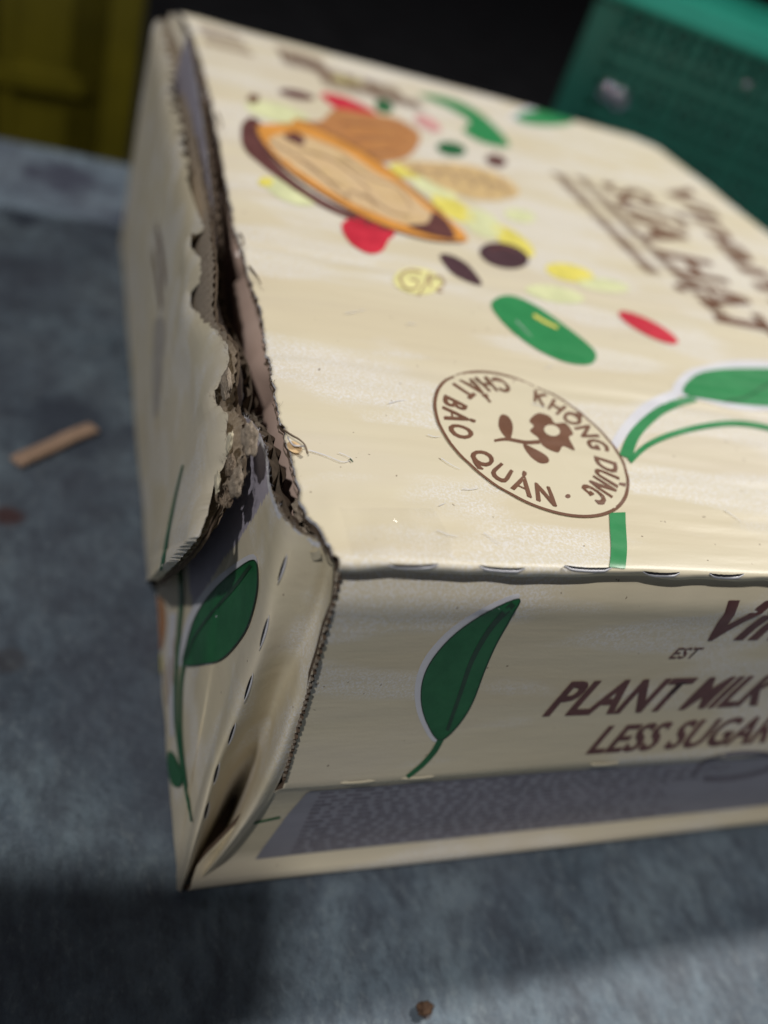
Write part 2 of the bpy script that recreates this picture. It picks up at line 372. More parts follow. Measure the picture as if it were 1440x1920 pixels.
def edge_sheet(TEl, M_, NR, bulge, xb=-0.0122, fine=0.0005, seed=0, dx=0, extra=None):
    tops = resample([t for t, _ in TEl], M_)
    # parameter of each sample for its foot
    Ls = [0]
    for (a, _), (b, _) in zip(TEl, TEl[1:]): Ls.append(Ls[-1] + (b - a).length)
    tab = [(l, f) for l, (_, f) in zip(Ls, TEl)]
    v = []
    wn = max(2, int(M_ * 0.035)); avx = [sum(tops[max(0, min(M_ - 1, i + k * wn // 3))].x for k in range(-3, 4)) / 7 for i in range(M_)]
    for i, t in enumerate(tops):
        s = i / (M_ - 1) * Ls[-1]; f = interp(tab, s); foot = Vector((xb + dx, f, -0.12)); calm = min(1, (t - foot).length / 0.09) ** 2
        tt = t + Vector((dx, 0, 0)); jz = Vector((0, 0.0006 * nz(s * 500, seed), fine * (1.2 * nz(s * 420, seed + 2) + 0.8 * nz(s * 1500, seed + 4))))
        fl_ = extra(s, t) if extra else Vector((0, 0, 0))
        for j in range(NR):
            u = (j / (NR - 1)) ** 1.6; p = lerp(tt, foot, u) + jz * calm * max(0, 1 - u * 14) + fl_ * max(0, 1 - u * 9); q_ = min(1, u * 8); q_ = q_ * q_ * (3 - 2 * q_); p.x += (lerp(avx[i] + dx, xb + dx, u) - lerp(tt.x, foot.x, u)) * q_ - bulge * (math.sin(math.pi * u) * 0.3 + (1 - math.exp(-30 * u)) * (1 - u))
            p.x += 0.0006 * nz(p.y * 30, p.z * 30, 2) * min(1, u * 5)
            v.append(p)
    return v
MS, NR = 900, 34
def scallop(s, t):
    k = min(1, max(0, (t.y - 0.16) / 0.04)); a = abs(math.sin(math.pi * t.y / 0.0105 + 0.8 * nz(t.y * 60, 2)))
    return Vector((k * (0.0034 * a - 0.0018), 0, k * 0.0008 * nz(s * 300, 4)))
vs = edge_sheet(TE, MS, NR, 0.0024, extra=scallop)
sw = mk('side_panel', vs, grid_faces(MS, NR, True), [M_SIDE, M_DARKKRAFT], carton)
BV_FLAP = BVHTree.FromPolygons([Vector(v) for v in vs], grid_faces(MS, NR, True))
# flutes and inner liner of the side panel reach further right than its printed face
KT = [(T(306, 36, z=0), 0.372), (T(326, 80, z=0), 0.345), (T(343, 130, z=0), 0.320), (T(352, 205, z=0), 0.290), (T(364, 270, z=0), 0.265), (T(374, 330, z=0), 0.240), (T(385, 385, z=0), 0.222), (T(390, 432, x=-0.0122), 0.206),
      (T(393, 470, x=-0.0135), 0.196), (T(396, 510, x=-0.0138), 0.186), (T(394, 560, x=-0.0140), 0.178), (T(396, 600, x=-0.0138), 0.168), (T(414, 625, x=-0.0128), 0.160), (T(434, 650, x=-0.0106), 0.155), (T(437, 685, x=-0.0106), 0.151), (T(432, 725, x=-0.0112), 0.147), (T(434, 765, x=-0.0114), 0.143),
      (T(452, 800, x=-0.0108), 0.140), (T(448, 850, x=-0.0112), 0.136), (T(444, 890, x=-0.0116), 0.131), (T(420, 935, x=-0.0130), 0.127), (T(393, 985, x=-0.0162), 0.122), (T(370, 1018, x=-0.0176), 0.118), (T(334, 1058, x=-0.0174), 0.112), (T(297, 1090, x=-0.0146), 0.107)]
def fringe(name, m_, dx, wave, seed, fine, lam=0.0026):
    ex = lambda s, t: Vector((wave * math.sin(2 * math.pi * s / lam + 2 * nz(s * 90, seed)) + 0.0006 * nz(s * 200, seed), 0.0, 0.0012 * nz(s * 190, seed + 1) + 0.0012 * max(0, nz(s * 420, seed + 3))))
    v = edge_sheet(KT, 900, 16, 0.0021, xb=-0.0108, fine=fine, seed=seed, dx=dx, extra=ex)
    return mk(name, v, grid_faces(900, 16, True), m_, carton)
fringe('flute_layer', M_FIBRE, 0.0007, 0.00028, 41, 0.0006)
fringe('inner_liner', M_KRAFT, 0.0017, 0.0, 47, 0.0007)

# thick dark torn edge under the tip of the side panel
TP = [T(440, 872, x=-0.0128), T(436, 905, x=-0.0130), T(418, 930, x=-0.0140), T(393, 975, x=-0.0180), T(374, 1012, x=-0.0200), T(337, 1055, x=-0.0200), T(298, 1089, x=-0.0172)]
TPs = smoothed(TP, 60)
for k, (lat, m_) in enumerate(((0.0004, M_DARKKRAFT), (0.0010, M_DARKKRAFT))):
    ribbon('torn_underside', TPs, m_, lat, 0.0035, carton, jit=0.0004, seed=60 + k, down=Vector((0.25, 0.55, -0.8)).normalized(), latv=Vector((0.7, -0.6, 0.1)), soft=1)

# fuzzy torn kraft wads on the side panel edge
def wad(px, py, x, sx, sy, sz, m_, seed, name='torn_wad', tilt=0.0):
    c = on(px, py, x=x); bm = bmesh.new(); bmesh.ops.create_icosphere(bm, subdivisions=4, radius=1)
    R = Matrix.Rotation(tilt, 3, 'X')
    v = []
    for q in bm.verts:
        k = 1 + 0.40 * nz(q.co.x * 1.9, q.co.y * 1.9, q.co.z * 1.9 + seed) + 0.07 * nz(q.co.x * 6, q.co.y * 6, q.co.z * 6 + seed) + 0.02 * nz(q.co.x * 17, q.co.y * 17, q.co.z * 17 + seed)
        p = Vector((q.co.x * sx, q.co.y * sy, q.co.z * sz)) * k; v.append(c + R @ p)
    f = [tuple(l.index for l in g.verts) for g in bm.faces]; bm.free()
    return mk(name, v, f, m_, carton)
wad(468, 822, -0.0118, 0.0014, 0.0042, 0.0026, M_FIBRE, 3)
wad(424, 722, -0.0132, 0.0010, 0.0034, 0.0034, M_FIBRE, 9)
wad(443, 905, -0.0128, 0.0012, 0.0026, 0.0036, M_FIBRE, 15)
wad(432, 875, -0.0136, 0.0009, 0.0024, 0.0026, M_KRAFT, 21)
wad(421, 932, -0.0135, 0.0018, 0.0030, 0.0018, M_KRAFT, 27)
wad(430, 830, -0.0141, 0.0005, 0.0014, 0.0030, M_CREAM, 33, 'peeled_print')
wad(408, 905, -0.0158, 0.0005, 0.0022, 0.0022, M_CREAM, 39, 'peeled_print')
wad(560, 985, 0.0005, 0.0020, 0.0022, 0.0014, M_FIBRE, 45)
wad(585, 1000, 0.0012, 0.0024, 0.0014, 0.0012, M_FIBRE, 51)
wad(562, 955, 0.0000, 0.0016, 0.0030, 0.0018, M_FIBRE, 57)

# crumpled clear tape on the front left corner of the lid
def tapem(nt, b):
    L = nt.links; out = nt.nodes['Material Output']
    t = nt.nodes.new('ShaderNodeBsdfTransparent'); g_ = nt.nodes.new('ShaderNodeBsdfGlossy'); g_.inputs['Roughness'].default_value = 0.13
    m_ = nt.nodes.new('ShaderNodeMixShader'); m_.inputs[0].default_value = 0.035
    L.new(t.outputs[0], m_.inputs[1]); L.new(g_.outputs[0], m_.inputs[2]); L.new(m_.outputs[0], out.inputs['Surface'])
    bp = nt.nodes.new('ShaderNodeBump'); bp.inputs['Strength'].default_value = 0.04; bp.inputs['Distance'].default_value = 0.0006
    L.new(tex(nt, 150, 2, 0.5, (1, 1.6, 1)), bp.inputs['Height']); L.new(bp.outputs[0], g_.inputs['Normal'])
M_TAPE = mat('clear_tape', tapem)
nt_, vt = 130, []
for i in range(nt_):
    for j in range(80):
        u, v_ = i / (nt_ - 1), j / 79
        x = 0.0035 + 0.0205 * u + 0.0012 * math.sin(v_ * 3.0) * u; y = 0.0022 + 0.0125 * v_ + 0.0016 * u * v_
        x = max(x, xleft(y) + 0.0012)
        r1 = abs(nz(x * 75, y * 95, 3)); r2 = 1
        edge = min(1, min(u, 1 - u) * 9) * min(1, min(v_, 1 - v_) * 7)
        vt.append((x, y, htop(x, y) + 0.00022 + edge * (0.00030 * max(0, 1 - r1 / 0.05) + 0.00022 * max(0, 1 - r2 / 0.09) + 0.0001)))
mk('clear_tape', vt, grid_faces(nt_, 80), M_TAPE, carton)

# curled shreds on the lid's torn edge
def shred(pts, wd, m_, name='paper_shred'):
    P = smoothed(pts, 24); v = []
    for i, p in enumerate(P):
        t = i / 23; ww = wd * (1 - 0.6 * t)
        v += [p + Vector((0, 0, ww)), p + Vector((0.0002, 0.0002, 0)), p + Vector((0.0004, 0.0005, -ww * 0.4))]
    o = mk(name, v, grid_faces(24, 3), m_, carton); solid(o, 0.00025, 0, 0, 0); return o
shred([on(530, 808, z=0.0004), on(545, 818, z=0.0010), on(560, 826, z=0.0013), on(570, 836, z=0.0012), on(575, 852, z=0.0006)], 0.0006, M_KRAFT)
shred([on(538, 822, z=0.0002), on(548, 836, z=0.0006), on(560, 838, z=0.0007), on(572, 838, z=0.0006)], 0.0005, M_RIM)
shred([on(466, 503, z=0.0006), on(474, 512, z=0.0022), on(482, 522, z=0.0030), on(488, 533, z=0.0020)], 0.0010, M_KRAFT)
shred([on(448, 440, z=0.0004), on(456, 452, z=0.0020), on(452, 462, z=0.0016)], 0.0009, M_KRAFT)
shred([on(405, 215, z=0.0004), on(414, 232, z=0.0020), on(410, 240, z=0.0010)], 0.0012, M_KRAFT)
# lid edge: exposed flutes below the printed face
EL = [Vector((xleft(y), y, htop(xleft(y), y))) for y in [0.0028 + (D - 0.006) * (i / 299) ** 1.5 for i in range(300)]]
ribbon('flute_layer', EL, M_DARKKRAFT, 0.0005, 0.0022, carton, wave=1, amp=0.00025, lam=0.0034, jit=0.0002, up=-0.0005, seed=71, soft=1)
ribbon('inner_liner', EL, M_KRAFT, 0.0002, 0.0026, carton, jit=0.0002, up=-0.0021, seed=72, soft=1)
ribbon('torn_white_edge', EL, M_RIM, -0.00005, 0.0005, carton, jit=0.00025, up=0.0001, seed=75)
# dark curled corner of the lid
CE = [on(577, 962, z=-0.0004), on(592, 980, z=-0.0004), on(608, 998, z=-0.0006), on(624, 1024, z=-0.0008), on(638, 1048, z=-0.0012), on(640, 1060, z=-0.0022)]
CEs = smoothed(CE, 40)
ribbon('curled_corner', CEs, M_DARKKRAFT, -0.0002, 0.0030, carton, jit=0.0001, seed=81, down=Vector((0.1, 0.35, -1)).normalized())

# loose paper fibres along the torn edges
def fibres(P, n, ln, m_, seed):
    rnd = random.Random(seed); v = []; f = []
    for _ in range(n):
        c = poly_at(P, rnd.random()) + Vector((rnd.uniform(-1, 1), rnd.uniform(-1, 1), rnd.uniform(-1, 1))) * 0.0004
        d = Vector((rnd.uniform(-1, 1), rnd.uniform(-1, 1), rnd.uniform(-0.2, 1))).normalized() * ln * rnd.uniform(0.3, 1)
        cv = Vector((rnd.uniform(-1, 1), rnd.uniform(-1, 1), rnd.uniform(-1, 1))) * ln * 0.35; wv = CX * 0.000045
        b = len(v)
        for k in range(5):
            t = k / 4; p = c + d * t + cv * t * t; v += [p - wv * (1 - 0.6 * t), p + wv * (1 - 0.6 * t)]
        f += [(b + 2 * k, b + 2 * k + 1, b + 2 * k + 3, b + 2 * k + 2) for k in range(4)]
    o = mk('paper_fibres', v, f, m_, carton); o['kind'] = 'stuff'; return o
TEl = [t for t, _ in TE]
fibres(TEl[20:31], 170, 0.0018, M_FIBRE, 1); fibres(TEl[10:22], 90, 0.0022, M_FIBRE, 2); fibres(E1[60:], 90, 0.0012, M_RIM, 3)
for px, py, x_ in ((468, 822, -0.0125), (480, 800, -0.0115), (455, 845, -0.0125), (443, 905, -0.0135), (450, 880, -0.0135), (424, 722, -0.0140), (421, 932, -0.0142), (432, 875, -0.0142)):
    c_ = on(px, py, x=x_); fibres([c_ + Vector((0, -0.002, -0.001)), c_ + Vector((0, 0.002, 0.001))], 45, 0.0022, M_FIBRE, px)
fibres(EL[:120], 110, 0.0013, M_FIBRE, 4); fibres([on(548, 985, x=0.0), on(590, 1000, x=0.001)], 60, 0.0018, M_FIBRE, 5)
mk('exposed_ply', [on(552, 838, z=0.0002) + Vector((0.0016 * math.cos(a) * (1 + 0.2 * nz(a * 2)), 0.0020 * math.sin(a), htop(0.0, 0.03) + 0.0003)) for a in [2 * math.pi * k / 18 for k in range(18)]], [tuple(range(18))], M_KERNEL, carton, smooth=False)

# cut corrugated edge between corner strip and front panel
CUT = [c + Vector((-0.0004, -0.0008, 0)) for c in resample(c0[:6], 200)]
ribbon('cut_edge', CUT, M_DARKKRAFT, 0.0, 0.0009, carton, jit=0.0, down=Vector((1, 0.2, 0)).normalized(), latv=Vector((0, -1, 0)), wave=1, lam=0.0022, amp=0.00045, seed=5)
for i in range(34):
    if random.random() < 0.2: continue
    t = (i + 0.5) / 34; p = poly_at(c0[:6], t) + Vector((-0.0004, -0.0014, 0)); a = 0.00075
    mk('fibre_tuft', [p + Vector((-0.0004, 0, a)), p + Vector((0.0003, -0.0002, a * 0.6)), p + Vector((0.0003, -0.0002, -a * 0.6)), p + Vector((-0.0003, 0, -a))], [(0, 1, 2, 3)], M_FIBRE, carton, smooth=False)

# ------------------------------------------------------------------ cartons inside
def rbox(sx, sy, sz, r, seg=4):
    bm = bmesh.new(); bmesh.ops.create_cube(bm, size=1)
    for v in bm.verts: v.co = Vector((v.co.x * sx, v.co.y * sy, v.co.z * sz))
    bmesh.ops.bevel(bm, geom=list(bm.edges), offset=r, segments=seg, profile=0.5, affect='EDGES'); return bm
def bm_obj(name, bm, m_, parent=None, loc=(0, 0, 0), smooth=True):
    me = bpy.data.meshes.new(name); bm.to_mesh(me); bm.free(); me.materials.append(m_)
    if smooth: me.polygons.foreach_set('use_smooth', [True] * len(me.polygons))
    o = bpy.data.objects.new(name, me); COL.objects.link(o); o.parent = parent; o.location = loc; return o
def milkm(nt, b):
    c = ramp(nt, tex(nt, 30, 3, 0.5), [(0.35, (0.50, 0.36, 0.30)), (0.65, (0.62, 0.48, 0.42))])
    nt.links.new(c, b.inputs['Base Color']); b.inputs['Roughness'].default_value = 0.22; b.inputs['Coat Weight'].default_value = 0.4
    bump(nt, b, tex(nt, 120, 3, 0.5), 0.3, 0.001)
M_MILK = mat('pink_beige_pack', milkm)
MY = [(0.053, 0.054), (0.118, 0.054), (0.183, 0.054), (0.248, 0.054), (0.308, 0.050), (0.356, 0.036)]
where = ['nearest the torn corner', 'second from the torn corner', 'third from the torn corner', 'fourth from the torn corner', 'next to last at the far end', 'at the far end of the gap']
for (y, sy), wh in zip(MY, where):
    r = empty('milk_pack', (0.0215, y, 0.0016))
    tag(r, 'pinkish beige milk pack seen through the torn gap, ' + wh, 'milk pack', 'milk packs inside the torn case')
    b_ = bm_obj('pack_body', rbox(0.040, sy, 0.104, 0.0075, 6), M_MILK, r, (0, 0, 0.052))
    bmf = bmesh.new(); bmesh.ops.create_cube(bmf, size=1)
    for v in bmf.verts: v.co = Vector((v.co.x * 0.030, v.co.y * 0.0012, v.co.z * 0.003))
    bm_obj('top_seam', bmf, M_RIM, r, (0, 0, 0.1052), False)
# remaining walls and floor of the case (board sheets, open inside)
for nm, a, b in (('back_panel', (0, D - 0.001, 0), (W - 0.03, D - 0.001, 0)), ('right_panel', (W - 0.001, D - 0.03, 0), (W - 0.001, 0, 0)), ('right_panel', (W - 0.03, D - 0.001, 0), (W - 0.001, D - 0.03, 0))):
    a = Vector(a); b = Vector(b); v = []
    for i in range(20):
        p = lerp(a, b, i / 19)
        for z in (-0.0030, -0.03, -0.06, -0.09, -0.1195): v.append((p.x, p.y, z))
    o = mk(nm, v, grid_faces(20, 5, True), [M_FRONT, M_DARKKRAFT], carton); solid(o, 0.002)
mk('base_panel', [(-0.008, 0.003, -0.119), (W - 0.003, 0.003, -0.119), (W - 0.003, D - 0.003, -0.119), (-0.008, D - 0.003, -0.119)], [(0, 1, 2, 3)], M_DARKKRAFT, carton)

# ------------------------------------------------------------------ printing
AX = {'top': (BV_TOP, lambda u, v: (Vector((u, v, 0.05)), Vector((0, 0, -1))), Vector((0, 0, 1))),
      'front': (BV_FRONT, lambda u, v: (Vector((u, -0.05, v)), Vector((0, 1, 0))), Vector((0, -1, 0))),
      'side': (BV_SIDE, lambda u, v: (Vector((-0.06, u, v)), Vector((1, 0, 0))), Vector((-1, 0, 0))),
      'flap': (BV_FLAP, lambda u, v: (Vector((-0.06, u, v)), Vector((1, 0, 0))), Vector((-1, 0, 0)))}
OWNER = {'top': lid, 'front': fr, 'side': cb, 'flap': sw}
def uvpx(face, px, py):
    """where the sight line to a point of the photograph meets the face, in the face's own coordinates"""
    h = AX[face][0].ray_cast(CC, ray(px, py).normalized(), 3)[0]
    if h is None: h = on(px, py, z=0) if face == 'top' else on(px, py, y=0) if face == 'front' else on(px, py, x=-0.0072 if face == 'side' else -0.0140)
    return (h.x, h.y) if face == 'top' else (h.x, h.z) if face == 'front' else (h.y, h.z)
def bolder(name, face, tris, m_, lv, dx, dy, maxe=0.004):
    decal(name, face, tris, m_, lv, maxe)
    return decal(name, face, [[(q[0] + dx, q[1] + dy) for q in t] for t in tris], m_, lv + 0.4, maxe)
def decal(name, face, tris, m_, lv, maxe=0.004):
    """tris: triangles in the face's own 2-D coordinates, laid on its surface lv layers up"""
    bm = bmesh.new()
    for t in tris:
        try: bm.faces.new([bm.verts.new((q[0], q[1], 0)) for q in t])
        except ValueError: pass
    bmesh.ops.remove_doubles(bm, verts=bm.verts, dist=1e-6)
    for _ in range(5):
        es = [e for e in bm.edges if e.calc_length() > maxe]
        if not es: break
        bmesh.ops.subdivide_edges(bm, edges=es, cuts=1, use_grid_fill=False)
        bmesh.ops.triangulate(bm, faces=bm.faces[:])
    bv, mkray, out = AX[face]; vs_ = []; ok = []
    for v in bm.verts:
        o_, d_ = mkray(v.co.x, v.co.y); h = bv.ray_cast(o_, d_, 0.2)
        ok.append(h[0] is not None)
        vs_.append((h[0] if h[0] is not None else o_) + out * ((0.00009 + 0.00006 * lv) if face != 'side' else (0.00016 + 0.00012 * lv)))
    bm.verts.index_update(); fs_ = []
    for f in bm.faces:
        ix = [v.index for v in f.verts]
        if all(ok[k] for k in ix):
            a, b, c = (vs_[k] for k in ix[:3])
            if (b - a).cross(c - a).dot(out) < 0: ix.reverse()
            fs_.append(ix)
    bm.free()
    used = sorted({k for f in fs_ for k in f}); mp = {k: i for i, k in enumerate(used)}
    if not fs_: return None
    return mk(name, [vs_[k] for k in used], [[mp[k] for k in f] for f in fs_], m_, OWNER[face])
def tri(poly):
    V = [Vector((a, b, 0)) for a, b in poly]
    return [[poly[k] for k in t] for t in tessellate_polygon([V])]
def sm2(poly, n=4):
    P = [Vector((a, b, 0)) for a, b in poly]; m = len(P); out = []
    for i in range(m):
        p0, p1, p2, p3 = P[i - 1], P[i], P[(i + 1) % m], P[(i + 2) % m]
        for k in range(n):
            u = k / n
            q = 0.5 * ((2 * p1) + (p2 - p0) * u + (2 * p0 - 5 * p1 + 4 * p2 - p3) * u * u + (3 * p1 - 3 * p2 + p3 - p0) * u ** 3)
            out.append((q.x, q.y))
    return out
def shape(name, face, pts, m_, lv=1, smooth=True, maxe=0.004):
    P = sm2(pts) if smooth else pts
    return decal(name, face, tri([uvpx(face, *q) for q in P]), m_, lv, maxe)
def ell(cx, cy, a, b, deg=0, n=24):
    r = math.radians(deg); return [(cx + a * math.cos(t) * math.cos(r) - b * math.sin(t) * math.sin(r), cy + a * math.cos(t) * math.sin(r) + b * math.sin(t) * math.cos(r)) for t in [2 * math.pi * k / n for k in range(n)]]
def stroke2(pts, w0, w1=None):
    """ribbon triangles in any 2-D space"""
    w1 = w0 if w1 is None else w1; P = smoothed([Vector((a, b, 0)) for a, b in pts], max(8, len(pts) * (5 if len(pts) < 20 else 1))); L = []; R = []
    for i, p in enumerate(P):
        d = (P[min(i + 1, len(P) - 1)] - P[max(i - 1, 0)]).normalized(); n = Vector((-d.y, d.x, 0)); ww = (w0 + (w1 - w0) * i / (len(P) - 1)) / 2
        L.append(p + n * ww); R.append(p - n * ww)
    t = []
    for i in range(len(P) - 1):
        a, b, c, d = L[i], L[i + 1], R[i + 1], R[i]
        t += [[(a.x, a.y), (b.x, b.y), (c.x, c.y)], [(a.x, a.y), (c.x, c.y), (d.x, d.y)]]
    return t
def stroke(name, face, pts, m_, w0, w1=None, lv=2):
    return decal(name, face, [[uvpx(face, *q) for q in t] for t in stroke2(pts, w0, w1)], m_, lv)
def text_tris(txt, bold=0.0, sx=1.0):
    cu = bpy.data.curves.new('txt', 'FONT'); cu.body = txt; cu.size = 1; cu.offset = bold; cu.resolution_u = 3; cu.fill_mode = 'FRONT'
    ob = bpy.data.objects.new('txt', cu); COL.objects.link(ob); dg = bpy.context.evaluated_depsgraph_get(); dg.update()
    me = ob.evaluated_get(dg).to_mesh(); me.calc_loop_triangles()
    T_ = [[(me.vertices[k].co.x * sx, me.vertices[k].co.y) for k in t.vertices] for t in me.loop_triangles]
    bpy.data.objects.remove(ob); bpy.data.curves.remove(cu); return T_
def text_w(T_):
    xs = [q[0] for t in T_ for q in t]; return min(xs), max(xs)

for vv, vw, n in SLITMESH:
    mk('slit_shade', vv, grid_faces(n, 3), M_SLIT_SHADE, lid); mk('slit_lip', vw, grid_faces(n, 3), M_HALO, lid)
# --- seal with the words round it
SX, SY, RX, RY = 0.0607, 0.0457, 0.0250, 0.0291
PH = []
def ring(r0, r1, n=96):
    t = []
    for k in range(n):
        a, b = 2 * math.pi * k / n, 2 * math.pi * (k + 1) / n
        pts = [(SX + RX * r * math.cos(q), SY + RY * r * math.sin(q)) for q, r in ((a, r0), (a, r1), (b, r1), (b, r0))]
        t += [[pts[0], pts[1], pts[2]], [pts[0], pts[2], pts[3]]]
    return t
decal('printed_seal', 'top', [[(SX, SY), (SX + RX * math.cos(a), SY + RY * math.sin(a)), (SX + RX * math.cos(b), SY + RY * math.sin(b))] for a, b in [(2 * math.pi * k / 64, 2 * math.pi * (k + 1) / 64) for k in range(64)]], M_CREAM, 2)
decal('seal_rim', 'top', ring(0.968, 1.0), M_BROWN, 3)
def arc_text(txt, start, end, r_in, r_out, flip, bold=0.020):
    """letters round the seal; angles in degrees, r as a share of the radius"""
    n = len(txt); tr = []; cap = 0.73
    ws = []
    for ch in txt:
        if ch == ' ': ws.append((None, 0.33)); continue
        t = text_tris(ch, bold); a, b = text_w(t); ws.append((t, b - a))
    gap = 0.15; tot = sum(w_ for _, w_ in ws) + gap * (n - 1); pos = 0
    for t, w_ in ws:
        if t:
            a0, _ = text_w(t)
            for q in t:
                out = []
                for x, y in q:
                    s = (pos + x - a0) / tot; ang = math.radians(start + (end - start) * s)
                    rr = (r_in + (r_out - r_in) * (y / cap)) if not flip else (r_out - (r_out - r_in) * (y / cap))
                    out.append((SX + RX * rr * math.cos(ang), SY + RY * rr * math.sin(ang)))
                tr.append(out)
        pos += w_ + gap
    return tr
def angpx(px, py):
    x, y = uvpx('top', px, py); return math.degrees(math.atan2((y - SY) / RY, (x - SX) / RX))
a0, a1 = angpx(1000, 728), angpx(1118, 945)
bolder('seal_lettering', 'top', arc_text('KHÔNG DÙNG', a0, a1, 0.66, 0.905, False), M_BROWN, 3, 0.00022, 0.0003)
b0, b1 = angpx(945, 705), angpx(1038, 940)
if b1 < b0: b1 += 360
bolder('seal_lettering', 'top', arc_text('CHẤT BẢO QUẢN', b0, b1, 0.66, 0.905, True, 0.022), M_BROWN, 3, 0.0003, 0.00026)
shape('seal_dot', 'top', ell(964, 718, 4, 3), M_BROWN, 3); shape('seal_dot', 'top', ell(1064, 932, 5, 4), M_BROWN, 3)
# flower in the seal
fx, fy = [], []
shape('seal_flower', 'top', [(992, 790), (1008, 776), (1030, 782), (1040, 795), (1060, 795), (1074, 815), (1066, 822), (1077, 846), (1055, 838), (1045, 850), (1018, 838), (1008, 822), (993, 810), (1000, 800)], M_BROWN, 3)
shape('seal_flower_eye', 'top', ell(1034, 809, 15, 10, 15), M_CREAM, 4)
stroke('seal_stem', 'top', [(926, 828), (950, 825), (985, 831), (1012, 830)], M_BROWN, 5, 8, 3)
shape('seal_leaf', 'top', [(938, 780), (952, 782), (961, 800), (956, 825), (944, 818), (934, 800)], M_BROWN, 3)
shape('seal_leaf', 'top', [(980, 834), (1000, 842), (1024, 856), (1028, 868), (1012, 870), (992, 856)], M_BROWN, 3)

# --- leaves and stems on the lid
def halo_leaf(face, pts, vein, m_, grow=9, vw=5, name='printed_leaf', hshift=(-5, -3)):
    cx = sum(p[0] for p in pts) / len(pts); cy = sum(p[1] for p in pts) / len(pts)
    big = []
    for x, y in pts:
        l = math.hypot(x - cx, y - cy); big.append((x + (x - cx) / l * grow + hshift[0], y + (y - cy) / l * grow + hshift[1]))
    shape('leaf_halo', face, big, M_HALO, 1); shape(name, face, pts, m_, 2)
    if face != 'top':
        pp = sm2(pts); stroke('leaf_outline', face, pp + [pp[0]], M_VEIN, 2.2, 2.2, 3)
    if vein: stroke('leaf_vein', face, vein, M_VEIN if face != 'top' else M_DGREEN, vw, vw * 0.6, 3)
halo_leaf('top', [(1280, 738), (1300, 706), (1340, 694), (1400, 691), (1460, 692), (1530, 700), (1600, 722), (1540, 748), (1460, 762), (1400, 760), (1340, 752)], [(1360, 754), (1400, 745), (1450, 718), (1520, 712)], M_GREEN, 14, 5)
stroke('stem_halo', 'top', [(1150, 838), (1175, 802), (1215, 765), (1270, 742)], M_HALO, 16, 26, 1)
stroke('printed_stem', 'top', [(1172, 858), (1190, 815), (1230, 776), (1268, 757), (1305, 748)], M_GREEN, 25, 12, 2)
stroke('printed_stem', 'top', [(1180, 866), (1215, 835), (1270, 812), (1340, 797), (1400, 796), (1470, 812), (1560, 850)], M_GREEN, 11, 10, 3)
stroke('printed_stem', 'top', [(1157, 962), (1158, 990), (1160, 1030), (1157, 1066)], M_GREEN, 30, 30, 2)
halo_leaf('top', [(965, 222), (985, 210), (1020, 208), (1055, 216), (1075, 230), (1040, 236), (995, 234)], None, M_GREEN, 5, name='printed_leaf')
shape('printed_leaf', 'top', [(785, 178), (830, 182), (880, 200), (925, 235), (955, 275), (905, 268), (868, 245), (880, 228), (835, 200)], M_GREEN, 2)
shape('printed_leaf', 'top', ell(720, 200, 18, 12, 20), M_DGREEN, 2); shape('printed_leaf', 'top', ell(846, 280, 28, 13, 10), M_DGREEN, 2)
# --- nuts and seeds
shape('printed_almond', 'top', [(552, 226), (600, 228), (628, 205), (680, 212), (740, 222), (782, 245), (786, 268), (762, 296), (705, 306), (660, 290), (610, 262)], M_ALMOND, 2)
for k in range(5): stroke('almond_stripe', 'top', [(640 + 12 * k, 232 + 14 * k), (700 + 8 * k, 236 + 12 * k), (770 - 6 * k, 246 + 9 * k)], M_ORANGE if k % 2 else M_MAROON, 2.2, 1, 3)
shape('printed_shell', 'top', [(452, 242), (462, 224), (478, 222), (494, 240), (492, 268), (520, 308), (570, 352), (640, 392), (730, 430), (695, 426), (610, 392), (545, 352), (492, 312), (458, 280)], M_MAROON, 2)
shape('printed_nut', 'top', [(484, 236), (545, 232), (556, 222), (600, 246), (680, 286), (740, 328), (790, 372), (838, 408), (876, 446), (860, 456), (800, 448), (720, 424), (640, 386), (570, 340), (520, 300), (490, 262)], M_ORANGE, 3)
shape('nut_kernel', 'top', [(503, 264), (545, 250), (590, 262), (650, 288), (705, 325), (748, 348), (790, 385), (815, 412), (770, 424), (705, 402), (640, 372), (580, 334), (530, 300)], M_KERNEL, 4)
shape('nut_tip', 'top', [(812, 398), (836, 414), (852, 440), (845, 450), (800, 440), (764, 424), (800, 420)], M_MAROON, 5)
shape('nut_mark', 'top', [(530, 256), (556, 250), (572, 266), (560, 274)], M_MAROON, 5)
for L_ in ([(505, 268), (548, 290), (600, 330), (640, 352)], [(560, 282), (620, 300), (670, 335), (690, 362), (672, 372)], [(560, 300), (590, 318), (640, 366), (660, 378)], [(640, 296), (700, 338), (745, 352), (772, 392)], [(690, 370), (730, 398), (770, 408)], [(650, 372), (655, 360), (690, 374), (705, 392)]):
    stroke('kernel_line', 'top', L_, M_BROWN, 2.4, 1.6, 5)
for q in (((540, 268), (575, 266), (610, 290), (590, 300)), ((600, 318), (640, 322), (668, 350), (640, 356)), ((690, 340), (730, 352), (760, 384), (722, 378)), ((600, 280), (650, 296), (690, 326), (650, 316)), ((730, 396), (772, 400), (800, 412), (764, 416))):
    shape('kernel_lobe', 'top', list(q), M_TAN, 4)
stroke('nut_outline', 'top', [(556, 224), (640, 262), (720, 312), (780, 360), (830, 400)], M_BROWN, 2.5, 2, 5)
stroke('nut_outline', 'top', [(486, 262), (530, 312), (600, 362), (700, 418), (800, 450), (866, 455)], M_MAROON, 4, 3, 5)
shape('printed_waffle', 'top', [(745, 306), (800, 304), (880, 310), (940, 330), (972, 356), (960, 372), (900, 376), (840, 358), (790, 332)], M_TAN, 2)
